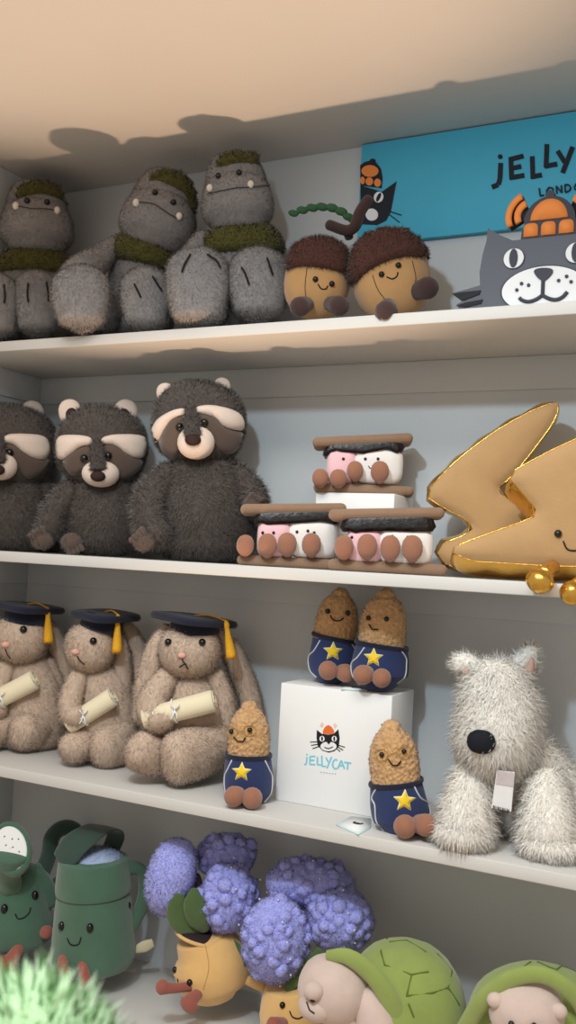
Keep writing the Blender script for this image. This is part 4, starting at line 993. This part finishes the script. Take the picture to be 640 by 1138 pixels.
# ------------------------------------------------------------------ watering can plush toys (bottom shelf)
CAN = mat('green_velour', (66, 102, 84), .85, noise=.10, nscale=25, sheen=.35); CAND = mat('dark_green_velour', (42, 68, 60), .88, noise=.08, nscale=30, sheen=.3); RUS = mat('rust_velour', (150, 84, 72), .9, sheen=.3)
WTR = furmat('pale_blue_plush', (176, 192, 226)); WTB = mat('pale_blue_base', (164, 180, 214), .95); CRT = mat('cream_label', (216, 206, 176), .8)
t = Toy('watering_can_plush', 'tall green watering can plush with a smile and blue plush water inside', 'plush toy', 104, -.128, Z4); S = t.S
def ringz(px, py, rx): return t.p(px, py, 0), rx * S
b = MB().add(t.loft([(104, 1068, 0, 44, 42), (104, 1058, 0, 46.5, 43), (104, 1030, 0, 44.5, 41), (104, 1005, 0, 42, 39), (104, 990, 0, 40, 37)], 32, 5, .25, capb=.02)); bv = b.bvh()
bo = b.build('body', CAN, t.e)
col = t.loft([(104, 991, 0, 41.5, 38.5), (104, 984, 0, 42, 39), (104, 962, 0, 39.5, 36.5), (104, 954, 0, 38, 35), (104, 956, 0, 34, 31), (104, 966, 0, 32, 29)], 32, 4, .02, capb=.02)
one(col, 'collar', CAN, t.e)
w = MB().add(t.ell(108, 956, .006, 31, 13, 26, 0, 20, 2, .04)); w.fur(200000, .005, .0011, comb=(0, 0, 0)).build('water', [WTB, WTR], t.e)
one(loft([t.p(68, 958, -.012), t.p(84, 938, -.012), t.p(108, 922, .0), t.p(124, 921, .016), t.p(128, 930, .028), t.p(120, 950, .036)], [.0030] * 6, [.022, .028, .027, .022, .018, .016], 16, 6, .6, (.8, -.6, 0)), 'strap_handle', CAND, t.e)
one(t.loft([(141, 964, .0, 8), (156, 967, .004, 7), (161, 985, .004, 7), (156, 1010, .002, 7.5), (143, 1034, 0, 8)], 14, 6, .4), 'side_handle', CAN, t.e)
for e in ((69, 1029), (100, 1031)): one(t.bead(e[0], e[1], bv, 4.4 * S, .0008, 14, (.85, .8, 1.1)), 'eye', M['black'], bo)
one(t.stroke([(75, 1043), (78, 1049), (83, 1050.5), (88, 1048.5), (90, 1042)], bv, .0011), 'mouth', M['thread'], bo)
for e in ((142, 991), (143.5, 1006)): one(t.bead(e[0], e[1], bv, 2.2 * S, .0004, 10, (.8, .8, 1.6)), 'stitch_dot', M['thread'], bo)
for x0_, x1_, y1_ in ((70, 72, 1088), (92, 95, 1098)):
    one(t.loft([(x0_, 1066, -.045, 5.5), (x0_, 1074, -.060, 5.5), (x1_, y1_ - 8, -.066, 6.5), (x1_ , y1_, -.066, 7)], 12, 4, .8), 'leg', RUS, t.e)
one(t.loft([(150, 1056, .004, 4, 2), (160, 1052, .0, 6.5, 1.6), (170, 1048, .0, 5, 1.6)], 12, 4, .4), 'cloth_label', CRT, t.e)
lc = on_z(141, 1077, Z4)
tag(one(rbox((lc[0], lc[1], Z4 + .0005), (.034, .018, .001), .0003, 1, rotm(0, 0, .3)), 'price_label', mat('label_paper', (214, 212, 208), .6)), 'flat pale price label on the bottom shelf beside the tall watering can', 'label')

t = Toy('watering_can_plush', 'green watering can plush at left wall with white speckled spout rose', 'plush toy', 16, -.128, Z4); S = t.S
b = MB().add(t.loft([(14, 1040, 0, 43, 38), (15, 1022, 0, 43, 38), (18, 1000, 0, 37, 34), (22, 980, .004, 30, 28), (26, 966, .006, 24, 22)], 28, 5, .35, .015)); bv = b.bvh(); bo = b.build('body', CAN, t.e)
sp = MB().add(t.loft([(12, 985, -.030, 12), (10, 970, -.046, 13), (11, 956, -.060, 19), (12, 946, -.066, 22)], 20, 4, .1)); so = sp.build('spout', CAN, t.e)
rc = t.p(12, 943, -.068); RR = rotm(math.radians(62), math.radians(-22), 0)
one(lathe([(.0004, .004), (13 * S, .004), (14.5 * S, .003), (15 * S, -.002)], rc, 28, RR @ np.diag([1.15, 1.7, 1])), 'rose', M['white'], so)
one(lathe([(14.5 * S, .003), (16 * S, .006), (18 * S, .003), (18.5 * S, -.006), (15 * S, -.012)], rc, 28, RR @ np.diag([1.15, 1.6, 1])), 'rose_rim', CAN, so)
dt = MB()
for k in range(11):
    a = k * 2.4; r_ = math.sqrt((k + .5) / 11) * 11 * S
    one(ell(rc + (RR @ np.diag([1.15, 1.7, 1])) @ np.array([r_ * math.cos(a), r_ * math.sin(a), .0046]), (.0012, .0012, .0012), 8), 'rose_hole', M['black'], so)
for e in ((5, 1010), (38.5, 995)): one(t.bead(e[0], e[1], bv, 4.6 * S, .0008, 14, (.85, .8, 1.1)), 'eye', M['black'], bo)
one(t.stroke([(17, 1016), (20, 1021), (26, 1020), (32, 1015), (34, 1009)], bv, .0011), 'mouth', M['thread'], bo)
one(t.loft([(44, 978, .010, 9), (54, 950, .016, 9), (58, 930, .02, 9), (70, 920, .025, 9), (84, 924, .03, 9), (88, 945, .03, 9), (76, 972, .03, 9), (56, 990, .024, 9)], 14, 5, .4), 'handle', CAND, t.e)
one(t.loft([(36, 968, .004, 12), (48, 985, .0, 12), (56, 1004, -.004, 10)], 12, 4, .5), 'side_panel', CAN, t.e)
for pts in ([(22, 1046, -.04, 6), (18, 1058, -.060, 6.5), (8, 1072, -.068, 10), (-2, 1074, -.070, 10)], [(46, 1036, -.03, 6), (52, 1036, -.046, 7)]): one(t.loft(pts, 12, 4, .9), 'leg', RUS, t.e)

# ------------------------------------------------------------------ hydrangea plush pots
POT = mat('pot_velour', (222, 180, 116), .88, noise=.05, nscale=40, sheen=.35, bump=.1, bscale=400); SOIL = mat('soil_velour', (48, 36, 40), .9); LEAF = mat('leaf_velour', (70, 96, 50), .85, noise=.12, nscale=40, sheen=.3)
BLM = mat('violet_chenille', (172, 177, 248), .95, noise=.10, nscale=90, vor=.5, vscale=300, sheen=.4); BLF = furmat('violet_tufts', (176, 181, 250), .12, 90); BLD = mat('bead_white', (226, 228, 240), .5)
def bloom(t, x, y, l, rx, rz, n=60, sm=False, seed=0, ry=None):
    ry = rx * .8 if ry is None else ry; c = t.p(x, y, l); S = t.S
    m = MB()
    if sm:
        m.add(t.ell(x, y, l, rx, rz, ry, 12, 24, 2.1, .05, 0, 0, seed)).fur(330000, .0045, .0014, comb=(0, 0, -.2), rnd=.7)
        return m.build('petal_cluster', [BLM, BLF], t.e)
    m.add(ell(c, (rx * .92 * S, ry * .92 * S, rz * .92 * S), 20)); rg = np.random.default_rng(seed)
    pts = []
    for k in range(n):
        z = 1 - 2 * (k + .5) / n; a = k * 2.39996; q = math.sqrt(1 - z * z)
        d = np.array([q * math.cos(a), q * math.sin(a), z]) * rg.uniform(.86, 1.0) ; pts.append(d)
        br = rg.uniform(5.6, 9.4) * S; m.add(ell(c + (d + rg.normal(0, .05, 3)) * np.array([rx, ry, rz]) * .84 * S, (br, br * .9, br * .85), 10, 2, rotm(*rg.uniform(-1, 1, 3)), .08))
    o = m.fur(420000, .0046, .0011, comb=(0, 0, 0), up=.6, rnd=.8, var=.1).build('flower_head', [BLM, BLF], t.e)
    for k in range(2, n, 7):
        d = pts[k]
        if d[1] < .2: one(ell(c + d * np.array([rx, ry, rz]) * S + d * .0042, (.0016,) * 3, 8), 'bead', BLD, o)
    return o
def leaf(t, pts, thick=.9):
    return one(t.loft(pts, 16, 6, .5), 'leaf', LEAF, t.e)
t = Toy('hydrangea_plush', 'cream smiling plant pot plush with violet flower heads beside the watering can', 'plush toy', 238, -.115, Z4); S = t.S
b = MB().add(t.loft([(236, 1103, 0, 27, 26), (235, 1092, 0, 38, 34), (235, 1074, 0, 43, 37), (231, 1058, 0, 38, 33), (226, 1047, 0, 31, 28), (224, 1041, 0, 28.5, 26)], 30, 6, .35, capb=.02)); bv = b.bvh(); bo = b.build('pot', POT, t.e)
wt = t.p(224, 1041, 0); one(loft([wt + np.array([math.cos(a) * 28.5 * S, math.sin(a) * 25 * S, -math.cos(a) * 5.5 * S + .001]) for a in np.linspace(0, 2 * math.pi, 33)], [.0028] * 33, None, 10, 1, 0, (.01, .02, 1)), 'rim', POT, t.e)
one(t.ell(224, 1039, 0, 27, 6, 24, 12), 'soil', SOIL, t.e)
one(t.loft([(226, 1042, 0, 6), (230, 1020, .006, 6), (226, 1000, .012, 6), (218, 975, .02, 5)], 10, 5), 'stem', SOIL, t.e)
one(t.loft([(232, 1040, 0, 6), (246, 1018, .004, 6), (252, 1000, .006, 5)], 10, 5), 'stem', SOIL, t.e)
leaf(t, [(222, 1036, -.010, 5, 2.5), (206, 1028, -.018, 12, 3), (197, 1012, -.022, 12, 3), (200, 994, -.022, 5, 2)]); leaf(t, [(228, 1034, -.016, 5, 2.5), (222, 1022, -.026, 13, 3), (216, 1004, -.030, 12, 3), (216, 988, -.030, 4, 2)]); leaf(t, [(248, 1042, -.012, 4, 2), (262, 1058, -.02, 9, 2.5), (270, 1074, -.024, 4, 2)])
bloom(t, 190, 974, .012, 27, 43, sm=True, seed=1, ry=24)
bloom(t, 252, 950, .044, 36, 24, 60, seed=2); bloom(t, 254, 998, -.010, 34, 40, 84, seed=3)
for e in ((195, 1078), (211, 1091.5)): one(t.bead(e[0], e[1], bv, 3.4 * S, .0006), 'eye', M['black'], bo)
one(t.stroke([(197.5, 1088), (198.5, 1093), (202, 1096), (205, 1094.5)], bv, .001), 'mouth', M['thread'], bo)
one(t.stroke([(228, 1050), (232, 1075), (226, 1100)], bv, .0006), 'seam', mat('pot_seam', (190, 148, 92), .9), bo)
one(t.loft([(214, 1096, -.036, 5), (196, 1098, -.050, 5), (186, 1098, -.056, 6), (181, 1097, -.058, 8, 8)], 14, 4, 1), 'leg', RUS, t.e)
one(t.loft([(224, 1100, -.036, 5), (214, 1110, -.055, 7), (211, 1115, -.060, 11, 9)], 14, 4, 1), 'leg', RUS, t.e)
one(t.loft([(272, 1088, -.012, 5), (286, 1094, -.020, 5.5), (292, 1096, -.022, 5.5)], 12, 4, .8), 'arm', POT, t.e)
t = Toy('hydrangea_plush', 'second plant pot plush with violet flower heads, half hidden behind the turtle', 'plush toy', 330, -.120, Z4); S = t.S
b = MB().add(t.loft([(330, 1154, 0, 30, 27), (329, 1142, 0, 38, 33), (328, 1124, 0, 40, 34), (326, 1108, 0, 36, 31), (325, 1096, 0, 31, 27)], 28, 6, .35, capb=.1)); bv = b.bvh(); bo = b.build('pot', POT, t.e)
for e in ((314, 1117), (342, 1124)): one(t.bead(e[0], e[1], bv, 3.4 * S, .0006), 'eye', M['black'], bo)
one(t.stroke([(322, 1124), (325, 1130), (331, 1132), (336, 1130)], bv, .001), 'mouth', M['thread'], bo)
one(t.loft([(318, 1136, -.036, 5), (308, 1139, -.055, 8), (305, 1141, -.060, 11, 9)], 14, 4, 1), 'leg', RUS, t.e)
one(t.loft([(326, 1100, 0, 7), (330, 1080, 0, 7), (340, 1040, .015, 6)], 10, 5), 'stem', SOIL, t.e)
leaf(t, [(318, 1100, -.02, 4, 2), (345, 1074, -.022, 10, 3), (356, 1056, -.022, 5, 2)])
bloom(t, 345, 982, .040, 56, 28, 100, seed=4, ry=34); bloom(t, 306, 1044, -.014, 40, 50, 110, seed=5, ry=32); bloom(t, 378, 1022, .0, 40, 36, 92, seed=6, ry=32)

# ------------------------------------------------------------------ turtles under green quilted shells
TS = mat('beige_velour', (208, 188, 180), .9, noise=.06, nscale=50, sheen=.35, bump=.1, bscale=500); SH = mat('lime_velour', (142, 160, 84), .85, noise=.08, nscale=35, sheen=.35); SHS = mat('shell_seam', (96, 116, 50), .9)
def turtle(label, px, Y, head, tilt, brow, eyes, mouth, shell, rimp, seams, body, nose):
    t = Toy('turtle_plush', label, 'plush toy', px, Y, Z4, 'turtle plush toys on the bottom shelf'); S = t.S
    for nm, vf in body: one(t.loft(vf, 18, 5, .7, .02), nm, TS, t.e)
    hx, hy, hl, rx, rz = head
    h = MB().add(t.ell(hx, hy, hl, rx, rz, rx * .95, tilt, 24, 2.2, .03)); h.add(t.ell(nose[0], nose[1], hl - nose[3], nose[2], nose[2] * .8, nose[2] * .9, 0, 18)); bv = h.bvh(); ho = h.build('head', TS, t.e)
    for bx2, by2, br in brow: hp_, nn = t.hit(bx2, by2, bv); one(ell(hp_ + nn * .001, (br * S, br * S * .8, br * S * .9), 16), 'brow', TS, ho)
    for e in eyes: one(t.bead(e[0], e[1], bv, 3.4 * S, .005), 'eye', M['black'], ho)
    one(t.stroke(mouth, bv, .0010), 'mouth', M['thread'], ho)
    sx, sy, sl, srx, srz, sry = shell
    V, Fc = ell((0, 0, 0), (srx * S, sry * S, srz * S), 40, 2.2, None, .02); 
    V = V.copy(); lo = V[:, 2] < -.10 * srz * S; V[lo, 2] = -.10 * srz * S + (V[lo, 2] + .10 * srz * S) * .12
    c = t.p(sx, sy, sl); m = MB().add((V + c, Fc)); sb = m.bvh(); o = m.build('shell', SH, t.e)
    one(t.loft(rimp, 14, 6, .5), 'shell_rim', SH, t.e)
    for q in seams: one(t.stroke(q, sb, .0014, .0002, False), 'seam', SHS, o)
def zt(p): return [(300 + a / 1.882, 1010 + b / 1.882) for a, b in p]
turtle('turtle plush with green quilted shell in front of the hydrangea pots, head tilted left', 440, -.150, (370, 1099, -.050, 38, 34), 18, [(349, 1101, 11)], [(349.5, 1109)], [(341, 1114), (344, 1122), (349, 1126)],
       (448, 1128, .0, 70, 80, 62), [(364, 1062, -.060, 6, 4), (388, 1064, -.066, 9, 5), (416, 1086, -.070, 10, 5), (436, 1118, -.070, 11, 5), (452, 1156, -.060, 12, 6)],
       [zt(p) for p in ([(245, 62), (232, 90), (240, 118), (296, 138), (330, 132)], [(250, 60), (285, 66), (325, 90)], [(296, 138), (286, 182)], [(286, 182), (340, 176), (372, 165)], [(372, 165), (380, 130), (350, 95)], [(300, 225), (290, 200)], [(372, 165), (395, 200)])],
       [('torso', [(445, 1168, 0, 60, 56), (440, 1140, 0, 62, 56), (436, 1118, 0, 50, 46)]), ('leg', [(408, 1110, -.055, 18), (418, 1140, -.065, 22), (420, 1176, -.070, 24)]), ('leg', [(386, 1134, -.06, 15), (372, 1152, -.07, 18), (360, 1170, -.07, 18)])], (352, 1118, 20, .024))
turtle('turtle plush with green quilted shell at the right edge of the bottom shelf', 600, -.150, (585, 1122, -.060, 40, 34), 0, [(551, 1112, 9), (620, 1124, 9)], [(570, 1136), (593, 1138)], [(574, 1146), (582, 1150), (590, 1147)],
       (604, 1150, .0, 86, 74, 66), [(516, 1144, -.060, 9, 5), (536, 1112, -.074, 9, 5), (568, 1088, -.080, 9, 5), (604, 1084, -.080, 9, 5), (638, 1106, -.076, 9, 5), (660, 1144, -.066, 9, 5)],
       [zt(p) for p in ([(600, 128), (610, 120), (640, 132)], [(560, 112), (585, 108), (600, 128)], [(520, 130), (545, 112)])],
       [('torso', [(600, 1196, 0, 66, 58), (600, 1166, 0, 68, 58), (600, 1140, 0, 58, 50)]), ('leg', [(560, 1150, -.06, 18), (552, 1180, -.07, 20), (548, 1204, -.07, 20)]), ('leg', [(615, 1150, -.06, 18), (622, 1180, -.07, 20), (626, 1204, -.07, 20)])], (582, 1140, 20, .022))

# ------------------------------------------------------------------ pale green shaggy toy on its own stand, close to the camera
GF = mat('mint_shag', (206, 246, 196), .9, sheen=.3, tint=True); GB = mat('mint_shag_base', (190, 236, 178), .95)
gp = on_y(48, 1134, -.90)
t = Toy('shaggy_plush', 'pale mint green shaggy toy in the blurred near corner at lower left', 'plush toy', 0, 0, 0, None, 0, (gp[0], -.90, -.48)); t.flat = True
m = MB().add(t.loft([(20, 1250, 0, 100, 90), (24, 1200, 0, 104, 92), (30, 1160, 0, 84, 76), (34, 1128, 0, 44, 40)], 24, 5, .5, .04))
m.fur(60000, .026, .004, comb=(0, -.05, .55), rnd=.35, seg=2, var=.06).fur(90000, .014, .004, comb=(0, 0, .2), rnd=.5, var=.06).build('body', [GB, GF], t.e)
mb_ = m.bvh()
for e in ((10, 1190), (52, 1190)): one(t.bead(e[0], e[1], mb_, .006, .012), 'eye', M['black'], t.e)
sl_ = (t.loc[0], t.loc[1])
ds = bpy.data.objects.new('display_stand', None); C.objects.link(ds); ds.location = (sl_[0], sl_[1], -1.10); tag(ds, 'round white display stand under the pale mint green shaggy toy', 'stand')
one(lathe([(.0005, .62), (.118, .62), (.12, .617), (.12, .600), (.118, .597), (.0005, .597)], (0, 0, 0), 36), 'top', M['shelf'], ds)
one(lathe([(.02, .598), (.02, .03), (.022, .02), (.10, .015), (.102, .0), (.0005, .0)], (0, 0, 0), 28), 'pedestal', M['shelf'], ds)
